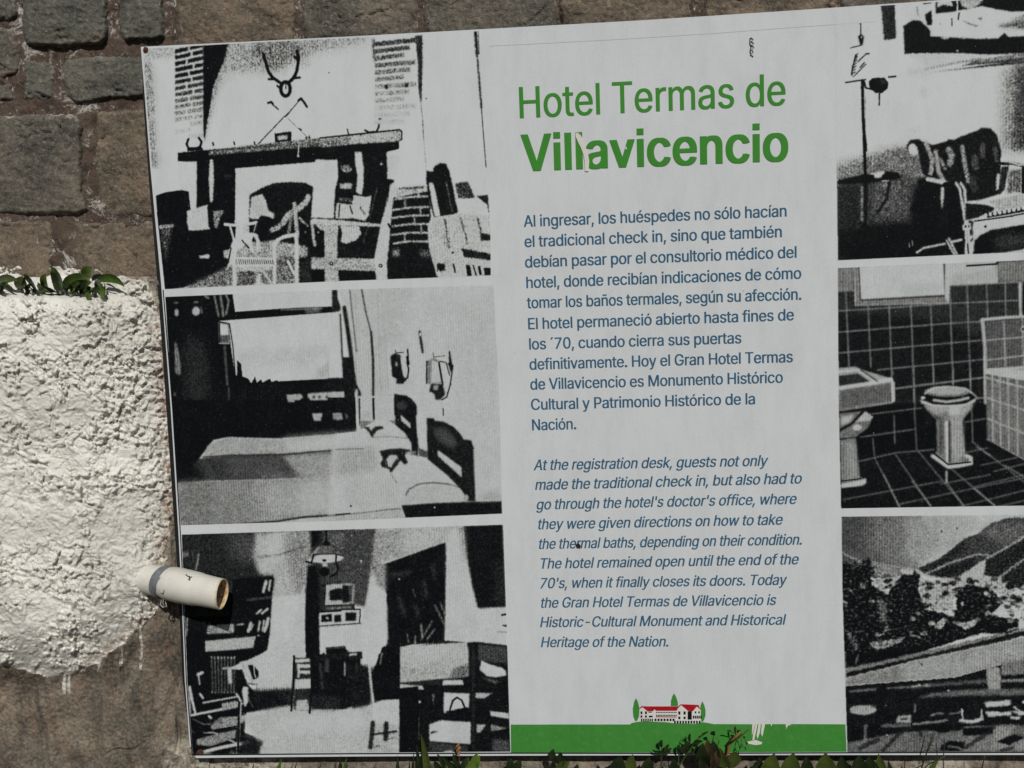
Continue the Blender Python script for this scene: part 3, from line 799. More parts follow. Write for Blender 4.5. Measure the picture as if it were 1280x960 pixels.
P(0.88, '870,485 940,480 960,545 860,545', 0.8); P(0.45, '500,700 640,700 650,880 480,880', 5, 0.4)
P(0.90, '520,580 620,545 820,520 1000,555 1300,535 1300,880 620,880 640,790 660,740 500,690', 2.6)
P(0.78, '640,760 1300,820 1300,880 620,880', 8, 0.7)
L(0.0, 3.6, '870,150 860,350 848,540'); L(0.0, 3.6, '990,150 985,350 975,555'); P(0.88, '872,165 980,165 980,185 872,185', 0.4); P(0.88, '885,200 905,200 903,320 882,320', 0.4); P(0.88, '880,262 978,262 978,278 880,278', 0.4); P(0.85, '868,330 978,325 978,390 868,385', 0.6)
P(0.0, '868,390 975,390 975,480 868,480', 0.6); L(0.4, 1.4, '1000,540 1050,545', 0.5); P(0.9, '880,485 950,485 955,530 870,535', 0.6)
P(0.3, '1000,210 1090,210 1080,300 1010,300', 2, 0.7); P(0.75, '1215,200 1240,200 1235,300 1218,300', 0.8); E(0.35, 1075, 405, 22, 15, 1.5); P(0.4, '1020,300 1060,305 1050,320', 1)
L(0.0, 3, '1000,170 1300,175'); P(0.0, '1090,95 1222,85 1230,150 1095,150', 0.3); L(0.0, 2.6, '1040,150 1075,125'); L(0.8, 1.6, '1070,150 1100,140', 0.3)
P(0.45, '150,840 250,850 300,880 160,885', 2.5); P(0.3, '400,830 440,850 500,870 380,875', 2)

L(0.85, 1.4, '1010,160 1090,172 1200,165', 0.3); L(0.6, 1.2, '1100,300 1180,310', 0.5); L(0.0, 3.0, '1140,180 1150,520', 0.3); L(0.28, 6, '1040,330 1050,500', 2.0, 0.7)
P(0.80, '1010,505 1290,480 1290,530 1000,548', 3, 0.75); P(0.0, '700,395 800,405 830,400 840,450 700,470 660,440', 2, 0.9); P(0.45, '690,330 760,390 700,395', 2, 0.8)
L(0.7, 1.5, '480,190 500,260 560,345', 0.3); L(0.0, 1.8, '640,175 690,235 650,275', 0.3); L(0.0, 2.4, '655,300 690,290 720,275', 0.4); L(0.15, 1.6, '520,345 600,352', 0.4); L(0.85, 1.5, '575,350 585,400', 0.3)
P(0.78, '700,620 900,600 1100,640 900,680', 7, 0.5); P(0.82, '560,690 800,700 1100,830 800,860', 9, 0.45)
for k in range(6): L(0.35, 1.0, f'{240+k*38},{600+k*7} {262+k*38},{640+k*6}', 0.6, 0.7)
L(0.5, 1.3, '120,600 200,640 260,640', 0.6); L(0.6, 1.3, '60,640 130,700', 0.8, 0.6); L(0.4, 1.6, '520,440 560,520', 0.8, 0.7); L(0.5, 1.2, '620,470 760,440', 0.9, 0.5)
at((430, 650, 5.818))
for s in ('350,400 480,380', '400,560 440,690', '580,450 600,560', '520,620 540,700', '640,330 660,420'): L(0.16, 5, s, 3, 0.8)
at((0, 480, 2))
P(0.84, '620,690 722,640 760,500 764,690 735,690 728,775 640,770 650,720', 1.0)
P(0.90, '798,606 905,600 925,480 955,470 968,560 968,650 945,665 940,700 925,720 900,700 862,658 815,662 800,680', 2.0); P(0.55, '930,440 965,450 965,520 940,500', 4)
P(0.0, '766,500 795,500 800,690 764,690', 1.0)
P(0.78, '600,830 720,800 850,815 925,800 1000,780 1000,925 655,932 640,880', 3.5); P(0.9, '700,830 900,820 920,860 700,880', 8, 0.8)
P(0.03, '622,765 735,760 735,800 640,812', 4); P(0.0, '780,690 902,682 898,800 860,812 782,812', 1.6); P(0.04, '862,700 930,705 930,798 880,808', 4); P(0.12, '700,775 860,780 840,815 740,812', 4, 0.7)
P(0.05, '790,676 905,668 906,686 790,690', 0.3); L(0.0, 2, '815,660 862,656 862,674', 0.2); P(0.0, '816,662 860,659 861,672 817,675'); P(0.85, '873,674 892,672 892,677 873,679', 0.4); L(0.8, 1.6, '862,695 862,728', 0.5); L(0.3, 3, '800,700 806,760', 2, 0.7); P(0.35, '812,690 822,690 822,720 812,720', 2, 0.6)
P(0.10, '736,684 778,684 778,815 736,815', 0.4); P(0.9, '738,688 774,686 774,694 738,696', 0.3); P(0.85, '742,700 775,700 775,709 742,709', 0.3); P(0.85, '744,716 775,716 775,724 744,724', 0.3); P(0.88, '744,700 749,700 749,735 744,735', 0.2); P(0.85, '738,738 778,736 779,760 736,762', 0.6); P(0.75, '742,790 768,788 774,815 738,816', 1.0)
L(0.0, 3.0, '735,680 733,760 728,816'); L(0.0, 3.0, '779,680 779,760 774,822'); L(0.5, 0.9, '737,760 731,812', 0.2)
for k in range(5): L(0.1, 1.3, f'{812+k*20},690 {806+k*20},812', 0.8, 0.5)
P(0.0, '944,690 960,655 1000,655 1000,790 940,790 930,730', 0.8); L(0.0, 2.6, '958,660 945,715'); L(0.7, 1.3, '955,672 950,700', 0.2); L(0.85, 2.8, '922,690 926,740 934,800', 0.3)
P(0.88, '934,800 955,790 1000,788 1000,852 932,848', 0.8); P(0.72, '932,848 1000,852 998,920 915,925', 1.5); L(0.12, 6, '932,846 926,908', 0.4); L(0.06, 6, '966,848 964,888', 0.4); L(0.05, 3, '930,876 990,868', 0.4); L(0.3, 1.6, '930,908 950,904', 0.8); L(0.3, 1.6, '966,888 985,884', 0.8)
P(0.0, '998,760 1046,755 1046,925 998,925', 0.3)
P(0.02, '605,880 660,892 640,932 600,930', 3, 0.8)

# ===== parlour with the armchair
clip(FRAMES['parlour'])
at((1030, 0, 5.108))
P(0.15, '360,25 448,20 458,245 380,255', 1.6); P(0.12, '378,25 448,20 458,246 385,254', 0.3)
L(0.0, 1.4, '233,150 233,225'); P(0.0, '215,235 233,212 255,235 245,290 228,290', 0.3); E(0.8, 238, 238, 3, 8)
L(0.1, 1.5, '168,306 232,290'); L(0.1, 2, '265,345 285,342')
for k in range(7): L(0.15, 1.5, f'{172+k*4},{470-k*17} {196+k*3},{462-k*20}'); 
for k in range(6): L(0.2, 1.5, f'{215+k*6},{395-k*6} {235+k*5},{372-k*4}'); L(0.2, 1.4, f'{185+k*12},{490-k*12} {205+k*12},{470-k*12}')
for s in ('200,350 175,460', '180,420 176,480', '230,430 255,400'): L(0.1, 1.8, s)
L(0.05, 2.0, '138,527 262,508'); L(0.05, 2.2, '412,492 455,488'); P(0.0, '285,520 310,495 385,495 410,530 405,565 370,595 330,595 295,570 285,545'); P(0.35, '350,500 385,505 400,535 370,540', 1.2, 0.4)
L(0.0, 2.6, '250,510 265,560 300,568'); L(0.0, 2.0, '352,595 350,670', 0); L(0.0, 3.8, '243,515 248,760 265,960'); L(0.6, 0.8, '262,620 262,900')
# window with the garden
P(0.0, '708,-40 1400,-60 1400,70 1190,75 1000,40 900,60 820,75 710,88', 0.6); P(0.85, '720,-10 800,-10 825,40 760,30 720,50', 0.8); P(0.7, '860,0 1020,-10 990,30 930,60 880,40', 1.0)
L(0.95, 1.6, '848,-10 850,65'); L(0.1, 1.3, '815,120 815,165'); L(0.1, 1.8, '860,85 855,125'); P(0.3, '730,148 750,152 745,160', 0.5); P(0.2, '870,125 930,150 980,160 980,170 920,155', 0.8); E(0.3, 995, 118, 12, 9, 1); P(0.35, '1110,155 1200,140 1300,110 1300,190 1110,175', 2.5); P(0.5, '1180,130 1300,80 1300,120', 2)
P(0.0, '505,165 560,130 610,130 650,165 680,200 675,230 800,238 1000,248 1110,245 1150,210 1175,235 1400,225 1400,335 1050,350 860,340 510,345', 0.7); P(0.0, '640,95 685,65 690,160 655,162', 0.5); L(0.3, 1.3, '590,45 605,110', 0.5); L(0.1, 1.5, '635,24 680,18')
E(0.8, 770, 242, 25, 8, 0.8); E(0.7, 890, 240, 12, 8, 0.8); E(0.6, 850, 325, 8, 6)
P(0.9, '520,345 700,340 1050,352 1050,380 660,420', 1); L(0.45, 3.0, '650,440 850,400 1000,375', 1.2, 0.7)
P(0.25, '640,465 900,420 1100,405 1400,385 1400,320 1050,372 960,388 850,430', 1.0); P(0.6, '970,385 1280,340 1400,325 1400,350 1000,400', 0.6, 0.8); P(0.05, '650,465 1150,400 1400,380 1400,395 900,440', 0.5)
P(0.55, '1130,440 1400,390 1400,960 1110,960', 8, 0.9); P(0.22, '1220,410 1400,390 1400,960 1200,960', 7, 0.9); P(0.8, '530,440 680,440 680,480 530,480', 3, 0.5); P(0.85, '600,560 660,560 660,620 600,620', 3, 0.6); P(0.85, '540,830 620,800 600,870 520,880', 4, 0.7)
at((1030, 150, 5.108))
P(0.42, '70,290 220,240 440,170 640,140 640,920 70,920', 7)
P(0.55, '85,300 240,230 240,420 85,420', 6, 0.5); P(0.16, '85,400 500,370 640,420 640,900 85,900', 8); P(0.38, '300,400 560,360 560,620 300,640', 9, 0.7); P(0.0, '85,690 560,650 900,640 900,880 85,900', 4); P(0.1, '85,420 220,420 220,700 85,700', 4)
L(0.0, 3.8, '250,0 262,350'); L(0.0, 4.6, '262,380 262,640 250,690', 0.6); L(0.55, 3.0, '240,430 242,640', 1.2, 0.7); P(0.0, '85,385 260,345 400,325 470,335 495,370 420,385 280,405 85,410', 0.5); P(0.9, '280,342 390,326 360,365 325,372 315,350', 0.3); L(0.6, 1.4, '370,390 410,385'); P(0.45, '370,400 410,395 390,480', 1.2); L(0.0, 3, '415,400 400,500 340,590', 1)
P(0.0, '660,360 850,400 900,440 900,700 560,700 550,560 600,370', 2.5); P(0.0, '600,660 950,640 950,860 85,890', 2)
# chair back cloth
P(0.03, '530,200 525,160 550,125 600,120 640,145 655,135 680,160 780,135 790,122 830,125 870,105 980,65 1000,48 1060,50 1100,90 1130,200 1125,330 1130,470 1000,510 900,520 840,400 760,385 660,370 625,340 600,200 575,150 545,160', 0.5)
P(0.92, '538,170 560,150 590,170 600,215 570,225 545,210', 0.6)
for s, w, v in (('650,150 690,250 680,340', 5, 0.7), ('710,200 730,330 760,385', 5, 0.7), ('795,190 815,230 800,280', 7, 0.62), ('880,170 900,300 920,390', 5, 0.65), ('960,240 965,300', 8, 0.3), ('1010,160 1010,230', 6, 0.3), ('740,250 770,310', 4, 0.55), ('1090,180 1100,260', 5, 0.3), ('945,380 960,440', 8, 0.2)):
    L(v, w, s, 1.3, 0.85)
P(0.85, '1100,340 1125,350 1115,440 1095,450', 0.9); P(0.1, '1130,300 1180,290 1150,450 1110,480', 1.2)
P(0.4, '1180,320 1260,310 1260,460 1160,470', 2); L(0.0, 4, '1270,310 1270,460'); L(0.0, 4, '1120,280 1200,275 1300,300'); L(0.85, 2.6, '1150,262 1210,272 1240,285 1400,290', 0.4)
L(0.9, 4.6, '660,378 720,390 765,398', 0.7); L(0.0, 5, '770,410 840,400')
P(0.85, '745,430 765,430 762,500 752,575 742,500', 0.6)
for s, w in (('840,402 865,440 885,560 900,660 915,860', 2.8), ('870,402 895,440 905,560 915,660 935,860', 2.8), ('955,780 945,860', 3), ('590,845 640,815 770,790', 2.2), ('815,778 875,765', 2.6), ('780,765 830,860', 2.0), ('795,755 848,860', 2.0), ('930,755 940,745', 3)):
    L(0.92, w, s, 0.3)
P(0.85, '880,670 935,655 935,700 885,705', 0.3); E(0.0, 902, 680, 7, 9); E(0.0, 921, 678, 6, 9)
P(0.9, '900,790 955,770 955,865 895,865', 0.5); L(0.0, 1.8, '915,790 920,850')
P(0.7, '1040,520 1100,505 1240,475 1400,470 1400,540 1290,560 1100,580 1090,545', 1.4); P(0.05, '900,530 1030,540 1090,560 1080,580 960,630 900,640', 1.2)
P(0.0, '1010,600 1300,550 1400,530 1400,570 1040,625'); 
for k in range(14): E(0.92, 1030 + k * 30, 608 - k * 6.0, 11, 13)
P(0.92, '960,640 1140,612 1400,562 1400,640 1040,710 950,700', 0.3); L(0.0, 1.8, '960,645 1150,620 1400,575'); P(0.0, '1015,680 1035,668 1035,692')
P(0.0, '960,745 1040,705 1400,645 1400,830 950,860', 0.5); L(0.92, 3, '965,755 985,730 1040,705', 0.3); P(0.3, '1100,740 1400,700 1400,800 1100,830', 5, 0.6)
P(0.85, '1140,850 1400,800 1400,960 1140,960', 1.5); E(0.5, 975, 528, 5, 5); L(0.4, 1.2, '540,780 545,810'); L(0.4, 1.2, '560,770 565,800')

# ===== bathroom
clip(FRAMES['bathroom'])
at((1030, 315, 5.108))
P(0.0, '0,0 1700,0 1700,1800 0,1800')
P(0.45, '85,100 185,100 185,245 85,252', 1.5)
P(0.9, '200,60 770,60 775,280 225,308'); P(0.8, '500,200 770,190 770,280 500,292', 5, 0.6); L(0.0, 2.0, '217,90 230,308 775,278 765,70', 0.1)
P(0.5, '185,100 215,98 228,310 775,285 775,250 800,250 800,330 195,345', 1.2, 0.9); L(0.75, 1.2, '190,100 198,345 800,325', 0.3)
P(0.82, '770,65 1110,55 1110,200 805,215 790,330 770,280', 1.5); P(0.45, '1090,55 1500,40 1500,190 1240,195 1110,195', 4); P(0.68, '800,150 1100,100 1100,200 805,215', 4, 0.7); L(0.0, 2.2, '910,88 1102,76 1108,60')
GR = 0.60
def tl(s, w=1.15, v=0.6): L(v, w, s, 0.25)
P(0.10, '85,250 185,248 190,345 800,330 805,215 1240,195 1240,430 1000,440 1000,960 85,960', 0.3)
P(0.03, '85,370 800,440 1000,560 1000,960 85,960', 6)
for s in ('85,250 185,245', '85,376 280,365 800,328 1240,308', '85,512 420,485 800,455 1005,443', '85,645 420,615 1000,563', '340,752 570,730 1020,685', '450,872 570,858 1020,800', '700,990 960,930 1025,930',
          '137,255 142,370 158,735', '280,345 285,480 298,735', '413,345 420,480 432,830', '550,325 560,500 572,960', '678,325 685,480 697,830', '800,215 810,500 822,850', '910,210 918,430 935,900', '1035,210 1042,415', '1155,200 1160,415', '805,215 1240,192'):
    tl(s)
P(0.75, '1238,190 1262,190 1262,415 1245,415', 0.5)
# bath surround
P(0.28, '1030,440 1500,410 1500,720 1040,745', 0.6); L(0.72, 4.4, '1010,435 1025,600 1030,960', 0.5); L(0.78, 3.6, '1005,432 1150,418 1500,400', 0.4)
for s in ('1040,562 1280,542 1500,530', '1040,690 1280,660 1500,640', '1145,440 1158,730', '1265,420 1272,720'): tl(s, 1.4, 0.72)
E(0.85, 1272, 492, 20, 20, 0.3); E(0.1, 1268, 492, 10, 11, 0.2)
P(0.80, '1040,745 1500,710 1500,860 1280,830 1030,780', 0.6); P(0.55, '1150,760 1280,740 1400,750 1400,780 1200,775', 1.6)
at((1030, 460, 5.108))
P(0.35, '1030,35 1500,110 1500,660 1280,590 1040,460', 0.8)
for k, (x, y0, y1) in enumerate(((1072, 30, 480), (1120, 30, 500), (1172, 40, 530), (1230, 55, 570), (1300, 70, 600), (1370, 85, 640))): tl(f'{x},{y0} {x+6},{y1}', 1.8, 0.75)
for s in ('1030,60 1280,125 1500,190', '1040,190 1280,270 1500,340', '1040,320 1280,420 1500,520', '1040,455 1280,590 1500,690'): tl(s, 1.8, 0.75)
P(0.82, '1030,5 1100,0 1500,30 1500,120 1280,80 1030,35', 0.8)
P(0.5, '1060,60 1280,130 1280,540 1060,420', 7, 0.35)
# floor
P(0.02, '85,560 600,520 960,470 1040,455 1280,590 1500,700 1500,960 85,960', 0.8)
for s in ('320,570 480,885', '455,552 682,885', '600,530 890,880', '760,600 1090,880', '945,470 1500,900', '1040,455 1290,580', '120,840 330,800 760,720', '470,870 800,800 1280,700', '900,540 1040,510', '740,740 1060,680', '950,760 1280,680', '1000,620 1230,570', '840,890 1280,780', '1080,660 1280,610', '1100,885 1350,830'):
    tl(s, 1.2, 0.42)
for s in ('970,500 1060,560', '1150,620 1300,710', '960,770 1090,880', '790,740 890,880', '560,720 680,880', '380,680 480,885'): L(0.7, 1.3, s, 0.4, 0.7)
for s in ('570,-5 580,255', '430,0 440,40', '697,0 697,105', '822,0 822,105', '932,0 935,160', '940,250 948,470', '575,250 590,520', '450,132 570,112 1020,60', '240,300 620,255', '230,440 580,390', '900,345 1030,322', '970,195 1020,190', '445,300 450,480', '310,450 320,560', '200,600 460,540 700,520'):
    tl(s, 1.1, 0.5)
# toilet
P(0.45, '635,235 950,220 940,260 890,320 880,340 900,560 940,590 935,610 790,630 690,560 720,530 715,330 650,260', 0.5)
P(0.72, '640,240 960,215 940,250 880,320 800,330 790,280 700,290', 3, 0.7); P(0.7, '800,330 885,325 895,560 820,600', 3, 0.7); L(0.9, 3.2, '780,345 785,600', 0.5); L(0.15, 4, '745,340 745,540', 2, 0.7); L(0.1, 2.0, '800,340 800,600', 0.8)
P(0.2, '650,265 700,300 770,330 720,330', 2); P(0.8, '800,230 870,225 860,290 800,300', 2)
E(0.0, 788, 190, 176, 50); P(0.82, '612,200 700,232 800,236 900,228 970,190 962,215 880,245 700,248 620,225', 0.5); E(0.45, 785, 150, 145, 34, 0.5); E(0.68, 780, 145, 120, 26, 1.0); L(0.85, 1.5, '640,165 700,125 800,118 900,130 945,160 968,180', 0.4); E(0.95, 630, 190, 14, 10, 0.6); L(0.75, 3, '700,205 780,215 860,205 920,190', 0.8)
L(0.85, 4, '690,560 790,632 860,625 938,608 935,570 905,560', 0.5); L(0.0, 1.8, '700,545 790,615 935,600'); L(0.75, 2.2, '780,660 780,730', 0.8)
# basin
P(0.62, '85,0 200,-10 240,10 440,70 450,210 430,225 95,275', 0.6); P(0.28, '95,140 435,90 440,210 95,270', 3, 0.85); P(0.85, '85,110 280,85 430,60 440,85 95,140', 0.8); P(0.1, '85,50 215,35 290,85 95,115', 0.6); L(0.9, 2, '85,25 220,12 330,90', 0.4); L(0.1, 1.5, '230,10 340,85', 0.3); P(0.85, '425,80 450,90 450,215 432,215', 0.5)
P(0.4, '95,290 240,275 310,310 280,380 200,440 95,450', 1.2); P(0.75, '180,340 260,275 310,310 290,335 200,345', 0.8); L(0.0, 3.4, '95,400 180,350 250,275', 0.3); P(0.75, '110,310 190,300 160,350 110,360', 2); E(0.85, 210, 380, 28, 20, 1.6)
P(0.45, '100,460 200,445 225,690 265,720 250,750 110,760', 0.7); P(0.6, '140,470 195,460 215,690 150,700', 4, 0.7); P(0.85, '105,740 240,715 265,700 268,735 230,750 110,765', 0.6); L(0.0, 1.6, '105,722 235,705')

# ===== garden and valley
clip(FRAMES['garden'])
at((1030, 625, 5.108))
P(0.28, '85,80 620,80 600,440 85,440'); P(0.40, '300,80 620,80 620,440 420,430 220,240', 10); P(0.60, '520,80 760,80 920,230 600,450 520,440', 12); P(0.70, '700,80 1400,60 1400,130 1100,140 900,240 760,330', 7, 0.9); P(0.9, '950,80 1400,80 1400,120 1100,130 1000,150', 5, 0.8); P(0.20, '85,90 300,90 260,330 85,340', 12, 0.7)
L(0.75, 3, '650,110 700,180 750,210', 2, 0.6); L(0.65, 3, '520,290 565,350', 1.5, 0.7); E(0.1, 848, 178, 6, 6); E(0.2, 750, 200, 7, 7)
P(0.16, '600,435 740,370 900,240 980,215 1060,150 1180,110 1400,110 1400,620 1100,520 800,500 640,470', 1.6); P(0.35, '980,210 1100,150 1400,120 1400,200 1150,300', 5, 0.8); P(0.04, '600,440 740,375 900,250 880,350 640,470', 2, 0.8); P(0.03, '640,480 950,370 960,420 800,500', 2.5, 0.9)
L(0.65, 2.0, '640,475 800,400 980,345 1040,350', 0.6); L(0.65, 2.4, '1040,370 1150,310 1280,230', 0.9); P(0.05, '1010,400 1280,250 1400,200 1400,600 1100,500 1030,470', 2, 0.85); L(0.6, 2.4, '1110,500 1200,430 1290,370', 0.9)
P(0.22, '85,340 240,380 480,440 500,500 320,500 85,400', 1.2); L(0.6, 2.4, '110,335 240,395', 1.2); P(0.5, '300,380 480,440 500,480 330,490', 2); L(0.6, 2, '380,410 600,450', 1)
P(0.78, '310,510 490,480 500,540 420,570 320,560', 1.2); P(0.75, '610,500 720,510 850,490 960,420 1030,375 1020,480 1150,500 1200,600 1400,640 1400,680 1140,660 1100,570 900,540 840,710 720,700 640,690 620,620', 1.5)
P(0.0, '85,390 150,410 200,440 270,410 278,360 290,380 300,540 400,600 500,470 560,480 570,445 612,480 600,570 640,700 760,720 830,750 820,570 900,540 1060,560 1140,650 1060,740 1240,760 1240,860 1000,850 650,960 85,960', 0.8)
rg = np.random.default_rng(5)
for k in range(330):
    x, y = rg.uniform(120, 1300), rg.uniform(500, 860)
    if (y > 860 - (x - 600) * 0.12) and x > 600: continue
    r = rg.uniform(5, 22)
    E(rg.choice([0.0, 0.05, 0.6, 0.8], p=[0.46, 0.24, 0.18, 0.12]), x, y, r * 1.2, r * 0.7, 0.7, 0.8)
E(0.0, 520, 650, 100, 95, 2); E(0.0, 940, 640, 110, 90, 2); E(0.0, 200, 780, 120, 120, 5); P(0.0, '500,480 605,480 600,600 510,600', 1.2); P(0.0, '262,420 278,362 292,420 302,570 262,570', 0.6); E(0.85, 880, 662, 10, 13, 0.5); E(0.9, 1036, 595, 14, 16, 0.8)
P(0.85, '815,620 845,620 845,700 820,710', 0.8); P(0.72, '820,775 920,780 985,745 970,790 900,830', 1.5); P(0.7, '700,810 760,750 775,780 740,830', 1.4); P(0.62, '340,660 410,650 400,800 350,760', 3.5, 0.6); P(0.6, '130,830 170,850 220,960 150,960', 3, 0.6)
P(0.6, '290,910 520,875 490,930 400,950 300,950', 1.6); L(0.6, 2, '560,870 620,890', 1, 0.7)
at((1030, 772, 5.108))
P(0.0, '120,60 280,180 520,110 700,140 640,240 300,300 130,330', 3); P(0.55, '290,165 520,120 480,160 400,190 330,205', 1.5); P(0.4, '130,70 180,90 225,210 190,200', 2.5, 0.8); L(0.5, 1.5, '215,230 205,290', 0.8); L(0.3, 3, '560,110 620,130', 1.5)
P(0.45, '135,330 600,222 1150,92 1160,110 600,245 135,350', 0.7); P(0.0, '135,350 600,245 1150,112 1290,60 1400,40 1400,80 1150,150 600,268 135,385', 0.5)
for s in ('1180,100 1400,40', '1170,80 1290,50'): L(0.75, 1.6, s, 0.4)
P(0.56, '135,390 600,272 1150,155 1400,95 1400,240 1280,265 830,380 135,432', 0.6); P(0.68, '500,310 1280,140 1280,240 830,370 500,400', 9, 0.6); E(0.15, 620, 298, 6, 6); P(0.4, '135,395 500,310 500,400 135,430', 6, 0.6)
P(0.02, '135,435 830,382 1040,325 1400,230 1400,960 135,960')
P(0.42, '1130,290 1400,235 1400,360 1130,365', 1.5); P(0.62, '1035,330 1060,315 1120,320 1130,460 1045,465', 0.8); P(0.5, '1120,395 1400,385 1400,405 1130,410', 0.6); P(0.35, '700,480 900,460 1400,450 1400,495 900,495 600,510', 1.8); L(0.3, 4, '560,440 800,420 1030,405', 2)
L(0.4, 2, '400,450 540,440', 0.8); P(0.4, '160,465 330,448 330,462 160,476', 0.7); L(0.7, 2, '555,440 615,432', 0.6); P(0.6, '630,435 660,420 675,438', 0.8)
E(0.66, 248, 588, 84, 32, 0.4); L(0.55, 2, '165,600 200,570 330,565', 0.6, 0.5)
P(0.66, '470,625 558,620 550,670 455,672', 0.5); P(0.1, '490,640 530,636 530,650 490,654', 0.5); E(0.8, 792, 465, 6, 6); E(0.4, 393, 560, 6, 6)
L(0.5, 2, '580,555 578,600', 0.5); L(0.5, 2.6, '570,680 700,665 780,655', 1.0); L(0.5, 2, '680,625 720,612 760,610', 0.7); L(0.5, 1.6, '800,615 880,600', 0.6); L(0.75, 1.6, '880,585 882,650'); L(0.85, 4.2, '875,658 940,664 1005,648', 0.3); L(0.7, 1.5, '1002,585 1006,650')
P(0.85, '1020,540 1190,525 1190,558 1035,572', 0.4); P(0.85, '1032,600 1195,600 1195,622 1040,628', 0.4); P(0.85, '1195,595 1260,600 1400,590 1400,640 1240,620', 0.8); L(0.9, 2, '1210,570 1270,610', 0.3); P(0.85, '1190,630 1250,628 1245,650 1195,648', 0.5); E(0.85, 1275, 538, 12, 12)
P(0.36, '150,795 280,770 480,735 700,715 740,735 870,715 900,690 1080,690 1200,680 1400,700 1400,850 150,855', 1.5); P(0.52, '1080,690 1220,690 1180,750 1280,790 1400,760 1400,850 1060,850', 3); P(0.45, '850,760 1100,760 1050,850 800,850', 5)
P(0.0, '885,705 1078,695 1078,740 885,755', 0.4); P(0.0, '1095,790 1215,740 1280,765 1180,815', 0.5); P(0.0, '740,820 800,785 900,790 890,850 740,850', 1); P(0.0, '560,690 870,680 860,715 740,735 690,720', 1.5)
for s, w in (('370,850 480,740 540,700', 5), ('600,700 620,750', 5), ('230,830 340,780', 6), ('900,830 1020,750 1080,700', 5), ('700,740 660,850', 3), ('1130,850 1200,830', 5)): L(0.05, w, s, 1.4, 0.8)
P(0.0, '150,700 340,690 400,740 280,765 150,800', 3, 0.8); L(0.55, 3, '265,690 258,790', 1.4, 0.7); L(0.45, 4, '370,690 540,685', 1.6, 0.7); L(0.6, 1.2, '790,820 850,830 900,850', 0.3); E(0.8, 400, 748, 5, 5)
clip(None)

# ink behaviour: coarse copier grain, then contrast
yy, xx = np.mgrid[0:CH, 0:CW].astype(np.float32)
# foliage and slopes of the valley view carry their own broken texture
at((1030, 625, 5.108))
for poly_, sc_, am_, bias in (('85,400 260,380 480,500 600,470 760,520 960,500 1150,520 1500,640 1500,700 1150,800 600,940 85,990', 8.5, 0.62, -0.05), ('600,440 900,250 1180,110 1500,110 1500,600 1100,520 640,480', 5.0, 0.30, 0.0)):
    cov, x0, y0 = cover(pts(poly_), 14)
    X0, Y0, X1, Y1 = max(0, x0), max(0, y0), min(CW, x0 + cov.shape[1]), min(CH, y0 + cov.shape[0])
    m_ = boxblur(boxblur(cov, 5), 5)[Y0 - y0:Y1 - y0, X0 - x0:X1 - x0]
    n_ = fbm(xx[Y0:Y1, X0:X1] / sc_, yy[Y0:Y1, X0:X1] / (sc_ * 0.8), 3, 77, 0.6).astype(np.float32)
    T[Y0:Y1, X0:X1] = np.clip(T[Y0:Y1, X0:X1] + m_ * (am_ * n_ + bias), 0, 0.97)
g1 = RNG.standard_normal((CH, CW)).astype(np.float32)
g2 = boxblur(RNG.standard_normal((CH, CW)).astype(np.float32), 1) * 3
g3 = perlin(xx / 14, yy / 14, 3).astype(np.float32)
fl = np.sin(xx / RES * 2 * math.pi / 3.3 + 0.6 * perlin(xx / 300, yy / 300, 9)).astype(np.float32)
flm = np.clip(perlin(xx / 170, yy / 120, 21) + 0.55, 0, 1).astype(np.float32)
AMP = np.full((CH, CW), 1.0, np.float32)
at((0, 0, 1))
for nm, am in (('bathroom', 0.25), ('bedroom', 0.5), ('garden', 1.7), ('fireplace', 0.55), ('study', 0.6), ('parlour', 0.6)):
    cov, x0, y0 = cover(pts(FRAMES[nm]), 1)
    X0, Y0, X1, Y1 = max(0, x0), max(0, y0), min(CW, x0 + cov.shape[1]), min(CH, y0 + cov.shape[0])
    AMP[Y0:Y1, X0:X1][cov[Y0 - y0:Y1 - y0, X0 - x0:X1 - x0] > 0.4] = am
wx_ = (perlin(xx / 11, yy / 11, 81) * 1.3 + perlin(xx / 4.3, yy / 4.3, 82) * 0.7) * AMP
wy_ = (perlin(xx / 11, yy / 11, 83) * 1.3 + perlin(xx / 4.3, yy / 4.3, 84) * 0.7) * AMP
ix_ = np.clip(np.rint(xx + wx_).astype(int), 0, CW - 1); iy_ = np.clip(np.rint(yy + wy_).astype(int), 0, CH - 1)
FM = np.zeros((CH, CW), bool)
for nm in FRAMES:
    cov, x0, y0 = cover(pts(FRAMES[nm]), 1)
    X0, Y0, X1, Y1 = max(0, x0), max(0, y0), min(CW, x0 + cov.shape[1]), min(CH, y0 + cov.shape[0])
    FM[Y0:Y1, X0:X1] |= cov[Y0 - y0:Y1 - y0, X0 - x0:X1 - x0] > 0.99
T = np.where(FM & FM[iy_, ix_], T[iy_, ix_], T)      # picture borders stay straight
Tm = T.copy()
GA = np.full((CH, CW), 0.16, np.float32); HW = np.full((CH, CW), 0.7, np.float32)
at((0, 0, 1))
for nm, (ga, hw_) in {'fireplace': (0.13, 0.6), 'bedroom': (0.06, 0.2), 'study': (0.085, 0.35), 'parlour': (0.10, 0.45), 'bathroom': (0.045, 0.2), 'garden': (0.065, 0.2)}.items():
    cov, x0, y0 = cover(pts(FRAMES[nm]), 1)
    X0, Y0, X1, Y1 = max(0, x0), max(0, y0), min(CW, x0 + cov.shape[1]), min(CH, y0 + cov.shape[0])
    m_ = cov[Y0 - y0:Y1 - y0, X0 - x0:X1 - x0] > 0.4
    GA[Y0:Y1, X0:X1][m_] = ga; HW[Y0:Y1, X0:X1][m_] = hw_
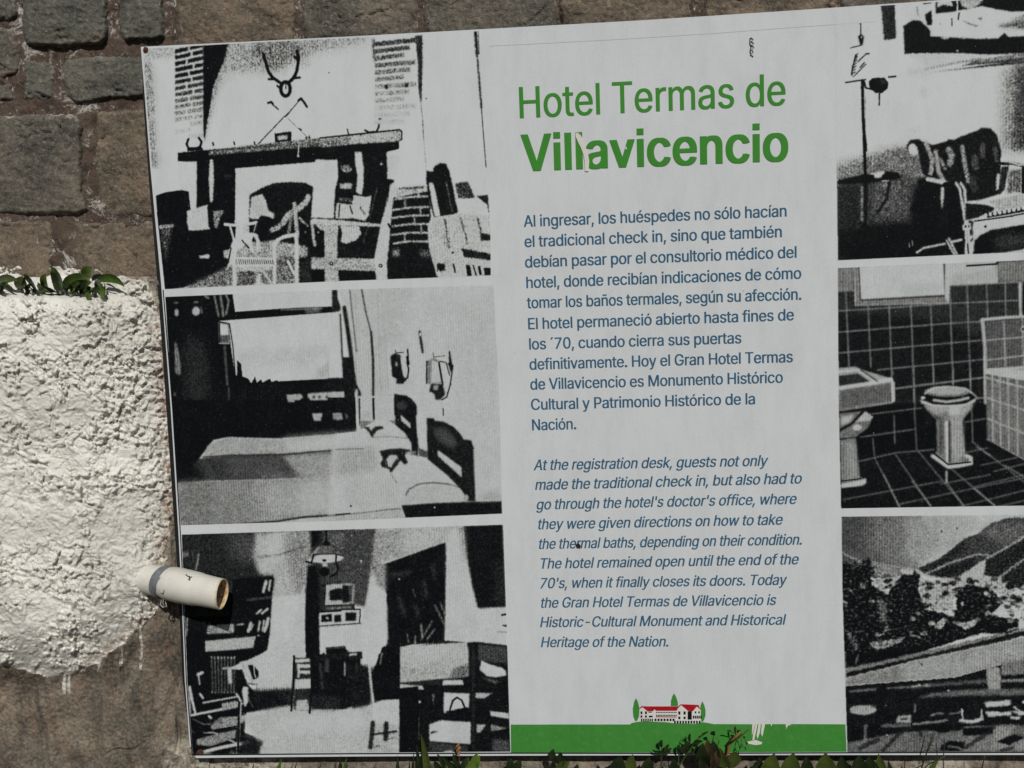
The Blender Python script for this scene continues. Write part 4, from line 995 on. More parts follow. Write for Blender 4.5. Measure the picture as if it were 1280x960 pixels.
hard = Tm + (GA * g2 + 0.3 * GA * g1 + 0.05 * g3) * np.clip(1.25 - np.abs(Tm - 0.5) * 2, 0.0, 1)
S = smooth(0.22, 0.80, hard) * HW + np.clip(hard, 0, 1) * (1 - HW)
S += 0.13 * fl * flm * np.clip(1 - np.abs(Tm - 0.55) * 2, 0, 1)
S = np.where(T > 0.985, 1.0, S)
S = boxblur(S.astype(np.float32), 1) * 0.5 + S * 0.5
S = S + (0.016 * np.clip(perlin(xx / 38, yy / 55, 90) + 0.4 * perlin(xx / 5, yy / 60, 91), 0, 1) - 0.05 * np.clip(perlin(xx / 45, yy / 45, 95), 0, 1) * S) * (T < 0.99)
S = np.clip(S + 0.006 * g2 * (T < 0.99), 0, 1)
warm = np.clip(1 - np.abs(Tm - 0.45) * 2.4, 0, 1) * (0.5 + 0.5 * perlin(xx / 60, yy / 60, 40))
lo = np.array([0.0035, 0.0042, 0.0052]); hi = np.array([0.55, 0.585, 0.60])
px = np.ones((CH, CW, 4), np.float32)
for k in range(3):
    px[..., k] = lo[k] + (hi[k] - lo[k]) * S ** 1.35
px[..., 0] *= 1 + 0.05 * warm; px[..., 2] *= 1 - 0.05 * warm
img = bpy.data.images.new('copier_print_tones', CW, CH, alpha=False, float_buffer=True)
img.colorspace_settings.name = 'Non-Color'
img.pixels.foreach_set(px[::-1].ravel())
img.update()
im_node.image = img


# ---------------------------------------------------------------- surfaces built as height fields
def field(x0, x1, y0, y1, step, depth):
    xs = np.arange(x0, x1 + step * 0.5, step); ys = np.arange(y0, y1 + step * 0.5, step)
    X, Y = np.meshgrid(xs, ys)
    D = depth(X, Y)
    r = np.stack([(X - 640) / FPX, (Y - 480) / FPX, np.ones_like(X)])
    r = np.tensordot(R.T, r, 1)
    s = (D - CAMP[2]) / r[2]
    V = np.stack([CAMP[0] + s * r[0], CAMP[2] + s * r[2], -(CAMP[1] + s * r[1])], -1)
    return X, Y, V


def field_mesh(name, V, keep, mat, parent, attrs=None, smooth_=True):
    """keep: boolean per cell"""
    h, w = V.shape[:2]
    idx = np.arange(h * w).reshape(h, w)
    q = np.stack([idx[:-1, :-1], idx[1:, :-1], idx[1:, 1:], idx[:-1, 1:]], -1)[keep]
    used, inv = np.unique(q.ravel(), return_inverse=True)
    v = V.reshape(-1, 3)[used].astype(np.float32)
    me = bpy.data.meshes.new(name)
    me.vertices.add(len(v)); me.vertices.foreach_set('co', v.ravel())
    nf = len(q)
    me.loops.add(nf * 4); me.loops.foreach_set('vertex_index', inv.astype(np.int32).ravel())
    me.polygons.add(nf)
    me.polygons.foreach_set('loop_start', np.arange(0, nf * 4, 4, dtype=np.int32))
    me.update(calc_edges=True)
    for k, a in (attrs or {}).items():
        at_ = me.attributes.new(k, 'FLOAT', 'POINT')
        at_.data.foreach_set('value', a.ravel()[used].astype(np.float32))
    me.validate()
    return link(name, me, mat, parent, smooth_)


# ---------------------------------------------------------------- stone wall
wall = empty('stone_wall', pt(400, 40, 0.04))
tag(wall, 'rough olive brown stone block wall with reddish mortar behind the information board', 'wall')


def mortar_depth(X, Y):
    return 0.0305 + 0.003 * fbm(X / 30, Y / 30, 5, 60) - 0.0030 * smooth(0.1, 0.5, fbm(X / 18, Y / 18, 4, 66))


X, Y, V = field(-160, 1420, -130, 420, 3.0, mortar_depth)
field_mesh('mortar', V, np.ones((X.shape[0] - 1, X.shape[1] - 1), bool), M_MORTAR, wall)

STONES = [
    ([(-90, -90), (20, -92), (22, 20), (10, 28), (-90, 24)], 0.022, 0),
    ([(-90, 36), (18, 34), (25, 60), (24, 92), (5, 100), (-90, 100)], 0.024, 1),
    ([(-90, 106), (14, 106), (20, 126), (-90, 132)], 0.026, 1),
    ([(26, -90), (134, -92), (134, 48), (126, 56), (60, 60), (34, 57), (28, 40)], 0.018, 0),
    ([(150, -90), (203, -92), (205, 46), (196, 50), (156, 52), (150, 40)], 0.020, 0),
    ([(28, 75), (66, 74), (70, 92), (66, 124), (30, 126)], 0.026, 0),
    ([(84, 74), (120, 72), (214, 70), (216, 118), (130, 124), (96, 131), (84, 120), (78, 100)], 0.023, 0),
    ([(-90, 144), (94, 144), (102, 160), (103, 240), (112, 262), (96, 268), (-90, 268)], 0.022, 1),
    ([(122, 140), (216, 134), (222, 270), (140, 272), (124, 262), (120, 200)], 0.023, 2),
    ([(-90, 275), (62, 276), (68, 300), (60, 346), (-90, 346)], 0.025, 2),
    ([(92, 278), (226, 274), (228, 360), (140, 362), (96, 350), (90, 310)], 0.025, 2),
    ([(220, -90), (364, -92), (370, 10), (370, 70), (224, 72), (221, 30)], 0.019, 2),
    ([(379, -92), (518, -92), (521, 30), (520, 66), (384, 70), (377, 20)], 0.020, 1),
    ([(531, -92), (693, -92), (695, 20), (698, 60), (536, 62), (530, 20)], 0.019, 1),
    ([(699, -92), (864, -92), (866, 12), (868, 56), (706, 58), (700, 30)], 0.020, 2),
    ([(879, -92), (1042, -92), (1044, 10), (1042, 52), (884, 54), (880, 10)], 0.020, 2),
    ([(1050, -92), (1230, -92), (1232, 46), (1052, 48)], 0.021, 1),
    ([(1240, -92), (1400, -92), (1400, 46), (1242, 48)], 0.021, 2),
]
for k, (poly, face, mi) in enumerate(STONES):
    xs = [p[0] for p in poly]; ys = [p[1] for p in poly]
    sd_ = {}

    def depth(X, Y):
        jx = 4 * fbm(X / 22, Y / 22, 4, 100 + k); jy = 4 * fbm(X / 22, Y / 22, 4, 200 + k)
        sd = sdf_poly(X + jx * 0.8, Y + jy * 0.8, poly) + 1.8
        sd_['s'] = sd
        rise = smooth(-3, 7, sd) * 0.75 + smooth(0, 34, sd) * 0.25
        tilt = ((X - np.mean(xs)) * RT[0] + (Y - np.mean(ys)) * RT[1]) * 0.00003
        rel = 0.0055 * fbm(X / 46, Y / 46, 5, 300 + k, 0.55) + 0.0028 * np.abs(fbm(X / 15 + Y / 60, Y / 9, 4, 330 + k)) + 0.0007 * fbm(X / 4, Y / 3, 2, 360 + k)
        crk = smooth(0.035, 0.0, np.abs(fbm(X / 70, Y / 40, 3, 400 + k))) * smooth(0.1, 0.35, fbm(X / 50, Y / 50, 2, 430 + k))
        return 0.0345 + (face + (0.0015 if k > 7 else -0.001) - 0.0345) * rise + rel + tilt + 0.004 * crk
    RT = (RNG.uniform(-1, 1), RNG.uniform(-1, 1))
    X, Y, V = field(min(xs) - 6, max(xs) + 6, min(ys) - 6, max(ys) + 6, 1.7 if min(xs) < 220 else 2.0, depth)
    sd = sd_['s']
    c = np.maximum.reduce([sd[:-1, :-1], sd[1:, :-1], sd[1:, 1:], sd[:-1, 1:]])
    field_mesh('stone', V, c > -3.0, M_STONE[mi], wall, {'edge': smooth(9, -1, sd)})

# rendered foot of the wall under the board
def base_depth(X, Y):
    return 0.026 + 0.006 * fbm(X / 40, Y / 30, 5, 500, 0.6) + 0.0015 * fbm(X / 6, Y / 6, 3, 505) - 0.006 * smooth(935, 1000, Y)


X, Y, V = field(236, 1420, 860, 1080, 2.0, base_depth)
blot = np.maximum(smooth(150, 40, np.abs(X - 265)) * smooth(905, 930, Y), 0.9 * smooth(60, 15, np.abs(X - 1175)) * smooth(935, 955, Y))
blot = np.maximum(blot, 0.25)
field_mesh('render_foot', V, np.ones((X.shape[0] - 1, X.shape[1] - 1), bool), M_BARE, wall, {'dirt': blot})
# lower wall core behind the board
a = pt(-160, 415, 0.048); b = pt(1420, 1110, 0.048)
bm = bmesh.new()
bmesh.ops.create_cube(bm, size=1.0)
for v in bm.verts:
    v.co = Vector(((a.x + b.x) / 2 + v.co.x * (b.x - a.x), 0.048 + 0.04 + v.co.y * 0.08, (a.z + b.z) / 2 + v.co.z * (a.z - b.z)))
me = bpy.data.meshes.new('wall_core'); bm.to_mesh(me); bm.free()
link('wall_core', me, M_MORTAR, wall)

# ---------------------------------------------------------------- white painted planter built on the wall
planter = empty('stucco_planter', pt(60, 1000, 0.0))
tag(planter, 'lumpy stucco planter, thickly painted white above and bare brown below, left of the board', 'planter')
PAINT = [(-90, 325), (60, 334), (105, 336), (150, 346), (186, 352), (200, 400), (206, 480), (216, 600), (214, 650), (206, 700), (199, 756),
         (190, 772), (172, 788), (158, 800), (140, 812), (122, 827), (95, 842), (60, 846), (40, 840), (0, 833), (-90, 836)]


SD = {}
def planter_depth(X, Y, detail=True):
    jx = 7 * fbm(X / 16, Y / 16, 4, 700); jy = 7 * fbm(X / 16, Y / 16, 4, 710)
    paint = sdf_poly(X + jx, Y + jy, PAINT)
    # long drips of paint running down
    for dx, dy, ln in ((150, 800, 32), (175, 788, 50), (176, 812, 26), (82, 842, 26), (88, 846, 22), (123, 826, 14)):
        w = 1.6 + 0.8 * np.sin(Y / 5)
        paint = np.maximum(paint, np.where((Y > dy - 10) & (Y < dy + ln), w - np.abs(X - dx - 2 * np.sin(Y / 14)), -9))
    SD['paint'] = paint
    body = 0.027 - 0.062 * np.sqrt(np.clip(smooth(222, 60, X), 0, 1)) * (1 - 0.75 * smooth(770, 862, Y + 0.25 * (X - 60))) - 0.008 * smooth(60, -60, X)
    crown = 0.050 * smooth(400, 336, Y) ** 1.5 * smooth(215, 90, X)
    pocket = 0.022 * smooth(374, 366, Y + 3 * fbm(X / 20, Y / 20, 2, 720)) * smooth(150, 120, X)
    back = 0.012 * smooth(352, 338, Y)
    foot = 0.006 * smooth(828, 856, Y) * smooth(200, 60, X)
    body = body - 0.010 * np.exp(-(((X - 170) / 20) ** 2 + ((Y - 722) / 30) ** 2))
    d = body + crown + pocket * (1 - 0.2) + back + foot
    d = np.minimum(d, 0.0335)
    coat = smooth(-2, 5, paint)
    wx = X + 9 * fbm(X / 24, Y / 24, 3, 730); wy = Y + 9 * fbm(X / 24, Y / 24, 3, 740)
    rough = 0.6 + 0.7 * smooth(-0.2, 0.5, fbm(X / 60, Y / 60, 2, 745)) + 0.35 * smooth(60, 200, X)
    big = 1.6 * fbm(wx / 48, wy / 48, 3, 750)
    fold = np.sqrt(fbm(wx / 20, wy / 20, 3, 760) ** 2 + 0.012)
    p1_ = fbm(wx / 9.5, wy / 9.5, 3, 770)
    p2_ = fbm(wx / 19.0 + 40, wy / 19.0, 2, 772)
    lump = np.sqrt(p1_ ** 2 + 0.006) + 0.8 * np.sqrt(p2_ ** 2 + 0.006) - 0.1
    fine = fbm(X / 2.8, Y / 2.8, 2, 780)
    zone = smooth(-0.22, 0.42, 1.3 * fbm(X / 62, Y / 62, 3, 745) + 0.30 * smooth(40, 190, X))
    blob = smooth(0.02, 0.30, p1_) * 0.0030 + smooth(0.05, 0.35, fbm(X / 4.2, Y / 4.2, 2, 785)) * 0.0011
    h = 0.0040 * big + blob * (0.4 + 0.6 * zone) + 0.0030 * fold + (0.0085 * lump + 0.0007 * fine) * (0.16 + 0.92 * zone)
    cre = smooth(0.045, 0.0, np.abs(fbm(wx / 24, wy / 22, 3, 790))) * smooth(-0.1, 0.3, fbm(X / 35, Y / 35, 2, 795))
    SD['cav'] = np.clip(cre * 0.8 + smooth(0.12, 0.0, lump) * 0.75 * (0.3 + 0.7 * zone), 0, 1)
    h = h - 0.0020 * cre - 0.0022 * smooth(0.30, 0.45, fbm(X / 7.5, Y / 6.5, 2, 799)) * zone
    h2 = 0.0125 * fbm(X / 46 + Y / 120, Y / 74, 5, 800, 0.5) - 0.007 * smooth(3.5, 0, np.abs(X - 221 - 3 * np.sin(Y / 13))) * smooth(895, 905, Y) * smooth(945, 935, Y) - 0.005 * smooth(2.5, 0, np.abs(Y - 944 + (X - 130) * 0.28 + 3 * np.sin(X / 7))) * smooth(125, 135, X) * smooth(190, 175, X) + 0.006 * smooth(112, 128, X + 5 * np.sin(Y / 17)) + 0.0016 * fbm(X / 4, Y / 4, 3, 810) + 0.004 * np.abs(fbm(X / 9, Y / 60, 3, 815)) * smooth(90, 150, X)
    return d - h * coat - h2 * (1 - coat) - 0.0016 * coat


X, Y, V = field(-95, 262, 326, 1090, 1.15, planter_depth)
pa = SD['paint']
cell = (pa[:-1, :-1] + pa[1:, 1:] + pa[1:, :-1] + pa[:-1, 1:]) / 4
Xc, Yc = X[:-1, :-1], Y[:-1, :-1]
inside = (Yc > 345) | (cell > 0)
dirt_p = np.clip(smooth(26, 0, pa) * 0.9 * smooth(330, 420, Y) * smooth(40, 170, X) + smooth(6, 0, pa) * 0.5 + 0.7 * smooth(196, 214, X) * smooth(560, 640, Y), 0, 1)
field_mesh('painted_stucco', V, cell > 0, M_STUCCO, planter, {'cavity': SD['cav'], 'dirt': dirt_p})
dirt_b = np.clip(0.35 * smooth(-12, 0, pa) + 0.9 * smooth(196, 215, X) * smooth(915, 935, Y) + 0.45 * smooth(150, 200, X) * smooth(300, 340, Y) * smooth(420, 360, Y), 0, 1)
field_mesh('bare_render', V, (cell <= 0) & inside & (Yc > 338), M_BARE, planter, {'dirt': dirt_b})

# soil in the hollow of the planter
sm = NT('dark_soil', 0.95, 0.1)
sm.col(sm.ramp(sm.noise(120, 5, 0.7), [(0.3, (0.012, 0.009, 0.006)), (0.7, (0.05, 0.036, 0.024))]))
sm.bump(sm.noise(260, 5, 0.7), 0.004, 1.0)
M_SOIL = sm.m
X, Y, V = field(-90, 106, 356, 374, 2.0, lambda X, Y: 0.020 - 0.010 * smooth(360, 374, Y) + 0.002 * fbm(X / 8, Y / 8, 3, 5))
field_mesh('soil', V, np.ones((X.shape[0] - 1, X.shape[1] - 1), bool), M_SOIL, planter)

# ground at the foot of the wall (below the frame)
gz = pt(640, 1085, 0.02).z
xs = np.linspace(-2.2, 2.6, 130); ys = np.linspace(0.035, -2.2, 70)
GX, GY = np.meshgrid(xs, ys)
GV = np.stack([GX, GY, gz + 0.008 * fbm(GX * 6, GY * 6, 4, 900)], -1)
go = field_mesh('ground', GV, np.ones((69, 129), bool), M_SOIL, None)
tag(go, 'dark soil at the foot of the wall', None, None, 'structure')

# ---------------------------------------------------------------- information board
board = empty('information_board', pt(760, 945, 0.0))
tag(board, 'large printed hotel history board with black and white photographs and Spanish and English text', 'sign')


def edge_pts(s):
    return [tuple(float(v) for v in p.split(',')) for p in s.split()]


OUT = edge_pts('176,58.5 300,52.5 420,46.5 530,40.5 620,35.5 800,25.5 1000,12.5 1150,2 1345,-13 1345,943.6 1060,943.8 850,944.2 640,944.6 440,945.6 300,946.8 245,947.6 237,930 231,850 226,720 223,665 213.3,510 201,350 188,210 181,120')


def slab(name, outline, y0, y1, mats, parent):
    vs = [pt(x, y, 0) for x, y in outline]
    n = len(vs)
    verts = [(v.x, y0, v.z) for v in vs] + [(v.x, y1, v.z) for v in vs]
    faces = [list(range(n))[::-1], list(range(n, 2 * n))]
    faces += [(i, (i + 1) % n, n + (i + 1) % n, n + i) for i in range(n)]
    me = bpy.data.meshes.new(name)
    me.from_pydata(verts, [], faces); me.update()
    for m_ in mats:
        me.materials.append(m_)
    for i, p in enumerate(me.polygons):
        p.material_index = 0 if i == 0 else len(mats) - 1
    bm = bmesh.new(); bm.from_mesh(me); bmesh.ops.recalc_face_normals(bm, faces=bm.faces); bm.to_mesh(me); bm.free()
    return link(name, me, None, parent)


slab('plastic_sheet', OUT, 0.0, 0.0040, [M_WHITE, M_EDGE], board)
slab('edge_shadow_sheet', [((x - (1.0 if y < 70 else (4.5 + 3.0 * math.sin((y - 60) / 280.0) ** 2) * (1.0 if y < 920 else 0.35))) if x < 250 else x + 1, y + (1.5 if x < 236 or x > 250 else 0.4)) for x, y in OUT], 0.0046, 0.0066, [M_EDGE_SHADOW], board)  # black sheet jutting out on the left, shaped as the board's shadow band


def decal(name, polys, mat, lift, parent, zoom=(0, 0, 1), uv=False, thick=0.0002):
    """thin printed film in the plane of the sheet: polys in photo positions"""
    verts, faces = [], []
    for s in polys:
        pl = edge_pts(s) if isinstance(s, str) else s
        b0 = len(verts)
        n = len(pl)
        for x, y in pl:
            q = pt(zoom[0] + x / zoom[2], zoom[1] + y / zoom[2], 0)
            verts.append((q.x, -lift * 0.3, q.z))
        area = sum((verts[b0 + i][0] * verts[b0 + (i + 1) % n][2] - verts[b0 + (i + 1) % n][0] * verts[b0 + i][2]) for i in range(n))
        f = list(range(b0, b0 + n))
        faces.append(f if area > 0 else f[::-1])
    me = bpy.data.meshes.new(name)
    me.from_pydata(verts, [], faces); me.update()
    if uv:
        l = me.uv_layers.new(name='sheet')
        for lp in me.loops:
            c = me.vertices[lp.vertex_index].co
            l.data[lp.index].uv = ((c.x * 1000 - U0) / (U1 - U0), 1 - ((-c.z * 1000) - V0) / (V1 - V0))
    return link(name, me, mat, parent)


LBL = {'fireplace': 'photograph of a fireplace lounge with antlers over the mantel',
       'bedroom': 'photograph of a bedroom with two beds and wall lamps',
       'study': 'photograph of a reading room with bookshelf, tables and chairs',
       'parlour': 'photograph of an armchair beside a lamp and garden window',
       'bathroom': 'photograph of a dark tiled bathroom with toilet and bath',
       'garden': 'photograph of a terrace over a wooded mountain valley'}
for k, s in FRAMES.items():
    o = decal('photograph', [s], M_PHOTO, 0.0004, board, uv=True)
    o['label'] = LBL[k]


def strip(p, w):
    """polygon for a thin line through photo points"""
    a = []; b = []
    for i, (x, y) in enumerate(p):
        x0, y0 = p[max(0, i - 1)]; x1, y1 = p[min(len(p) - 1, i + 1)]
        L_ = math.hypot(x1 - x0, y1 - y0) + 1e-9
        nx, ny = -(y1 - y0) / L_ * w / 2, (x1 - x0) / L_ * w / 2
        a.append((x + nx, y + ny)); b.append((x - nx, y - ny))
    return a + b[::-1]


def quads(p, w):
    s = strip(p, w); n = len(p)
    return [[s[i], s[i + 1], s[2 * n - 2 - i], s[2 * n - 1 - i]] for i in range(n - 1)]


decal('border_line', quads([(240.5, 943.6), (300, 943), (440, 942), (640, 941.3), (850, 941.6), (1060, 940.8), (1345, 940.2)], 1.6) +
      quads([(240.5, 944), (233, 850), (228.2, 720), (225.5, 665), (215.8, 510), (204.0, 362)], 1.3), M_BLACKINK, 0.0009, board)

# green band, hill and little hotel emblem
band = decal('green_band', ['638.4,905.7 700,905.5 787,905.5 790,903.6 796,902.3 805,901.6 840,903 862,903.2 878,902.6 886,903.8 892,905 940,905.2 1000,905 1056.6,905.3 1058.2,939.6 850,940.6 638.8,940.6'], M_GREEN, 0.0005, board)
Z = (740, 850, 6.4)
em = decal('hotel_emblem', ['378,240 405,218 445,248 490,248 500,232 512,245 678,245 690,222 712,200 765,245 805,248 838,210 870,240 870,342 830,350 655,345 570,332 480,328 385,328'], M_PAPER, 0.0007, board, Z)
em['label'] = 'small printed white hotel with red roofs on a green hill'
decal('printed_roof', ['372,235 395,208 440,210 690,210 708,193 850,198 872,238 838,212 806,250 768,246 712,200 688,226 676,246 512,246 500,233 490,248 445,250 405,218',
                       '512,290 676,292 678,299 510,297'], M_RED, 0.0010, em, Z)
decal('printed_tree', ['345,330 330,290 326,230 338,170 352,145 368,175 380,225 376,290 362,325'], M_GREEN, 0.00075, em, Z)
decal('printed_tree', ['630,208 632,165 642,130 656,106 672,132 686,175 688,208'], M_GREEN, 0.00065, em, Z)
decal('printed_tree', ['866,240 868,205 882,168 898,200 908,240 908,285 896,320 886,335 874,330'], M_GREEN, 0.00065, em, Z)
win = []
def w4(x, y, w, h): win.append([(x, y), (x + w, y), (x + w, y + h), (x, y + h)])
for x in (388, 424): w4(x, 250, 15, 22); w4(x, 282, 15, 18)
for x in range(392, 480, 17): w4(x, 308, 11, 22)
for x in range(512, 670, 13): w4(x, 254, 9, 9); w4(x, 277, 9, 11)
for x in range(500, 650, 24): w4(x, 308, 16, 20)
for x in (690, 732): w4(x, 250, 17, 26); w4(x, 292, 17, 20)
w4(765, 248, 33, 68)
for x in (822, 850): w4(x, 250, 12, 16)
for x in range(806, 868, 15): w4(x, 284, 11, 24)
for x in range(656, 862, 22): w4(x, 325, 14, 22)
w4(452, 252, 28, 8); w4(455, 284, 30, 14)
o = decal('printed_window', win, M_BLACKINK, 0.0012, em, Z); o['kind'] = 'stuff'
Z = (900, 860, 3.368)
decal('scraped_print', ['150,150 158,150 150,190 143,222 136,222 140,190', '162,150 172,150 168,185 158,215 154,200', '176,150 190,150 186,170 178,205 172,190',
                        '136,150 148,150 140,182 134,200', '115,226 150,218 178,228 175,236 150,240 120,234', '212,150 220,150 216,162', '276,150 300,149 296,156 285,158 280,172 277,160'], M_SCRAPE, 0.0008, board, Z)

# ---- lettering
FONT = None
try:
    import os
    for base in (bpy.utils.system_resource('DATAFILES'),):
        p_ = os.path.join(base, 'fonts', 'Inter.woff2')
        if os.path.exists(p_):
            FONT = bpy.data.fonts.load(p_)
except Exception:
    FONT = None
from mathutils.geometry import delaunay_2d_cdt


def raw_contours(body):
    """outlines of a string as (N,2) arrays"""
    cu_ = bpy.data.curves.new('tmp', 'FONT')
    if FONT:
        cu_.font = FONT
    cu_.body = body
    ob = bpy.data.objects.new('tmp', cu_)
    COL.objects.link(ob)
    dg = bpy.context.evaluated_depsgraph_get()
    oc = ob.evaluated_get(dg).to_curve(dg)
    out = []
    for sp in oc.splines:
        bp = sp.bezier_points
        n = len(bp); poly = []
        for i in range(n):
            a_, b_ = bp[i], bp[(i + 1) % n]
            p0_, p1_, p2_, p3_ = [np.array(v[:2]) for v in (a_.co, a_.handle_right, b_.handle_left, b_.co)]
            straight = np.linalg.norm((p1_ - p0_) * 0 + np.cross(p3_ - p0_, p1_ - p0_)) < 1e-7 and abs(np.cross(p3_ - p0_, p2_ - p0_)) < 1e-7
            for k_ in range(1 if straight else 5):
                t = k_ / (1 if straight else 5)
                poly.append(p0_ * (1 - t) ** 3 + 3 * p1_ * t * (1 - t) ** 2 + 3 * p2_ * t * t * (1 - t) + p3_ * t ** 3)
        if len(poly) > 2:
            out.append(np.array(poly))
    ob.to_curve_clear() if hasattr(ob, 'to_curve_clear') else None
    bpy.data.objects.remove(ob); bpy.data.curves.remove(cu_)
    return out


def area2(p):
    x, y = p[:, 0], p[:, 1]
    return 0.5 * float(np.sum(x * np.roll(y, -1) - np.roll(x, -1) * y))


HH = max(c[:, 0].max() for c in raw_contours('HH'))
H1 = max(c[:, 0].max() for c in raw_contours('H'))
CAPH = max(c[:, 1].max() for c in raw_contours('H'))
SPW = max(c[:, 0].max() for c in raw_contours('H H')) - HH
stem = raw_contours('\u0131') or raw_contours('I')
ST0, ST1 = stem[0][:, 0].min(), stem[0][:, 0].max()
_g = {}


def glyph(ch):
    """(list of (outer, [holes]), advance)"""
    if ch in _g:
        return _g[ch]
    if ch == ' ':
        _g[ch] = ([], SPW)
        return _g[ch]
    cs = raw_contours(ch)
    adv = max(c[:, 0].max() for c in raw_contours('H' + ch + 'H')) - HH
    if ch == 'l':
        top = max(c[:, 1].max() for c in cs)
        cs = [np.array([(ST0, 0), (ST1, 0), (ST1, top), (ST0, top)])]
        adv = max(c[:, 0].max() for c in raw_contours('H\u0131H')) - HH
    loops = []
    for o_ in cs:
        w_, h_ = np.ptp(o_[:, 0]), np.ptp(o_[:, 1])
        if ch in 'ij.:' and w_ < 0.2 and 0.8 < w_ / h_ < 1.25:           # round dots become square ones
            a0, a1, b0, b1 = o_[:, 0].min(), o_[:, 0].max(), o_[:, 1].min(), o_[:, 1].max()
            if ch == 'i':
                a0, a1 = ST0, ST1
            o_ = np.array([(a0, b0), (a1, b0), (a1, b1), (a0, b1)])
        loops.append(o_)
    pts_, edges_ = [], []
    for lp in loops:
        s0 = len(pts_); n_ = len(lp)
        pts_ += [Vector((float(v[0]), float(v[1]))) for v in lp]
        edges_ += [(s0 + i, s0 + (i + 1) % n_) for i in range(n_)]
    ov, oe, of, _1, _2, _3 = delaunay_2d_cdt(pts_, edges_, [], 0, 1e-6)
    ov = np.array([(v[0], v[1]) for v in ov]); tris = []
    for f in of:
        q = ov[list(f)]; c_ = q.mean(0)
        wn_ = 0
        for lp in loops:
            d = lp - c_
            an = np.arctan2(d[:, 1], d[:, 0])
            da = np.roll(an, -1) - an
            da = (da + np.pi) % (2 * np.pi) - np.pi
            wn_ += int(round(da.sum() / (2 * np.pi)))
        if wn_ != 0:
            cr = (q[1][0] - q[0][0]) * (q[2][1] - q[0][1]) - (q[2][0] - q[0][0]) * (q[1][1] - q[0][1])
            tris.append(tuple(f) if cr > 0 else tuple(f)[::-1])
    res_ = [(ov, tris)]
    _g[ch] = (res_, adv)
    return _g[ch]


def text_line(name, body, p0, p1, cap, mat, smear=0.03, ital=0.0, copies=2, smy=0.0, lift=0.0003, track=0.0):
    pen = 0.0; parts = []
    for ch in body:
        gl, adv = glyph(ch)
        for o_, hs in gl:
            parts.append((o_ + [pen, 0], hs))
        pen += adv + track
    x0 = min(o_[:, 0].min() for o_, _ in parts); x1 = max(o_[:, 0].max() for o_, _ in parts)
    A, B = pt(*p0), pt(*p1)
    e = (B - A); Lm = e.length; e.normalize()
    upv = Vector((-e.z, 0, e.x)) * 0.6 + Vector((0, 0, 1)) * 0.4
    upv.normalize()
    sy = cap * 0.001 / CAPH * (1 - smy)
    sm_ = smear * cap * 0.001; sv_ = smy * cap * 0.001
    sx = (Lm - sm_) / (x1 - x0)
    verts, faces = [], []
    lay = 0
    shifts = [(i / max(1, copies - 1), j) for j in ((0, 1) if smy else (0,)) for i in range(copies)]
    for (fx, fy) in shifts:
        for gi, (o_, hs) in enumerate(parts):
            b0 = len(verts)
            lf = lift + lay * 0.00003
            for x, y in o_:
                q = A + e * ((x - x0) * sx + sm_ * fx + ital * y * sy) + upv * (y * sy + sv_ * fy)
                verts.append((q.x, -lf, q.z))
            faces += [tuple(b0 + i for i in t_) for t_ in hs]
        lay += 1
    me = bpy.data.meshes.new(name)
    me.from_pydata(verts, [], faces); me.update()
    return link(name, me, mat, board)


o = text_line('title_lettering', 'Hotel Termas de', (649.8, 147.9), (982.0, 131.3), 36.9, M_GREEN_TXT, 0.03, copies=2, track=-0.005)
o = text_line('title_lettering', 'Villavicencio', (652.0, 214.6), (985.4, 201.3), 44.2, M_GREEN_TXT, 0.085, copies=4, smy=0.02, track=0.01)
o['label'] = 'bold green line Villavicencio with a scratch through its second l'
Z = (640, 60, 5.645)
for s_ in ('448,602 462,599 480,612 499,640 514,700 536,745 545,800 540,872 516,870 512,800 503,750 487,706 464,660 450,628', '800,690 812,712 800,720'):
    decal('scratch', [s_], M_SCRAPE, 0.0040, board, Z)
ES = ['Al ingresar, los huéspedes no sólo hacían', 'el tradicional check in, sino que también', 'debían pasar por el consultorio médico del',
      'hotel, donde recibían indicaciones de cómo', 'tomar los baños termales, según su afección.', 'El hotel permaneció abierto hasta fines de',
      'los ´70, cuando cierra sus puertas', 'definitivamente. Hoy el Gran Hotel Termas', 'de Villavicencio es Monumento Histórico',
      'Cultural y Patrimonio Histórico de la', 'Nación.']
EP = [(45, 133, 1046, 93), (48, 210, 1028, 172), (50, 288, 1084, 250), (55, 366, 1102, 330), (57, 443, 1102, 410), (62, 523, 1074, 488),
      (66, 600, 874, 576), (67, 677, 1070, 648), (70, 753, 1032, 726), (73, 830, 926, 808), (77, 908, 245, 903)]
for s, (a0, b0, a1, b1) in zip(ES, EP):
    k = 420 / 1280
    text_line('text_line', s, (640 + a0 * k, 240 + b0 * k), (640 + a1 * k, 240 + b1 * k), 13.9, M_BLUE, 0.05, track=-0.012)
EN = ['At the registration desk, guests not only', 'made the traditional check in, but also had to', "go through the hotel's doctor's office, where",
      'they were given directions on how to take', 'the thermal baths, depending on their condition.', 'The hotel remained open until the end of the',
      "70's, when it finally closes its doors. Today", 'the Gran Hotel Termas de Villavicencio is', 'Historic-Cultural Monument and Historical', 'Heritage of the Nation.']
EQ = [(82, 115, 980, 98), (88, 190, 1110, 165), (92, 265, 1090, 243), (95, 340, 1037, 322), (98, 415, 1112, 398), (103, 490, 1098, 473),
      (105, 565, 1052, 551), (106, 639, 1012, 628), (107, 713, 1046, 703), (110, 789, 604, 786)]
for s, (a0, b0, a1, b1) in zip(EN, EQ):
    text_line('text_line', s, (640 + a0 * k, 550 + b0 * k), (640 + a1 * k - 3, 550 + b1 * k), 13.6, M_BLUE, 0.045, ital=0.2, track=-0.012)


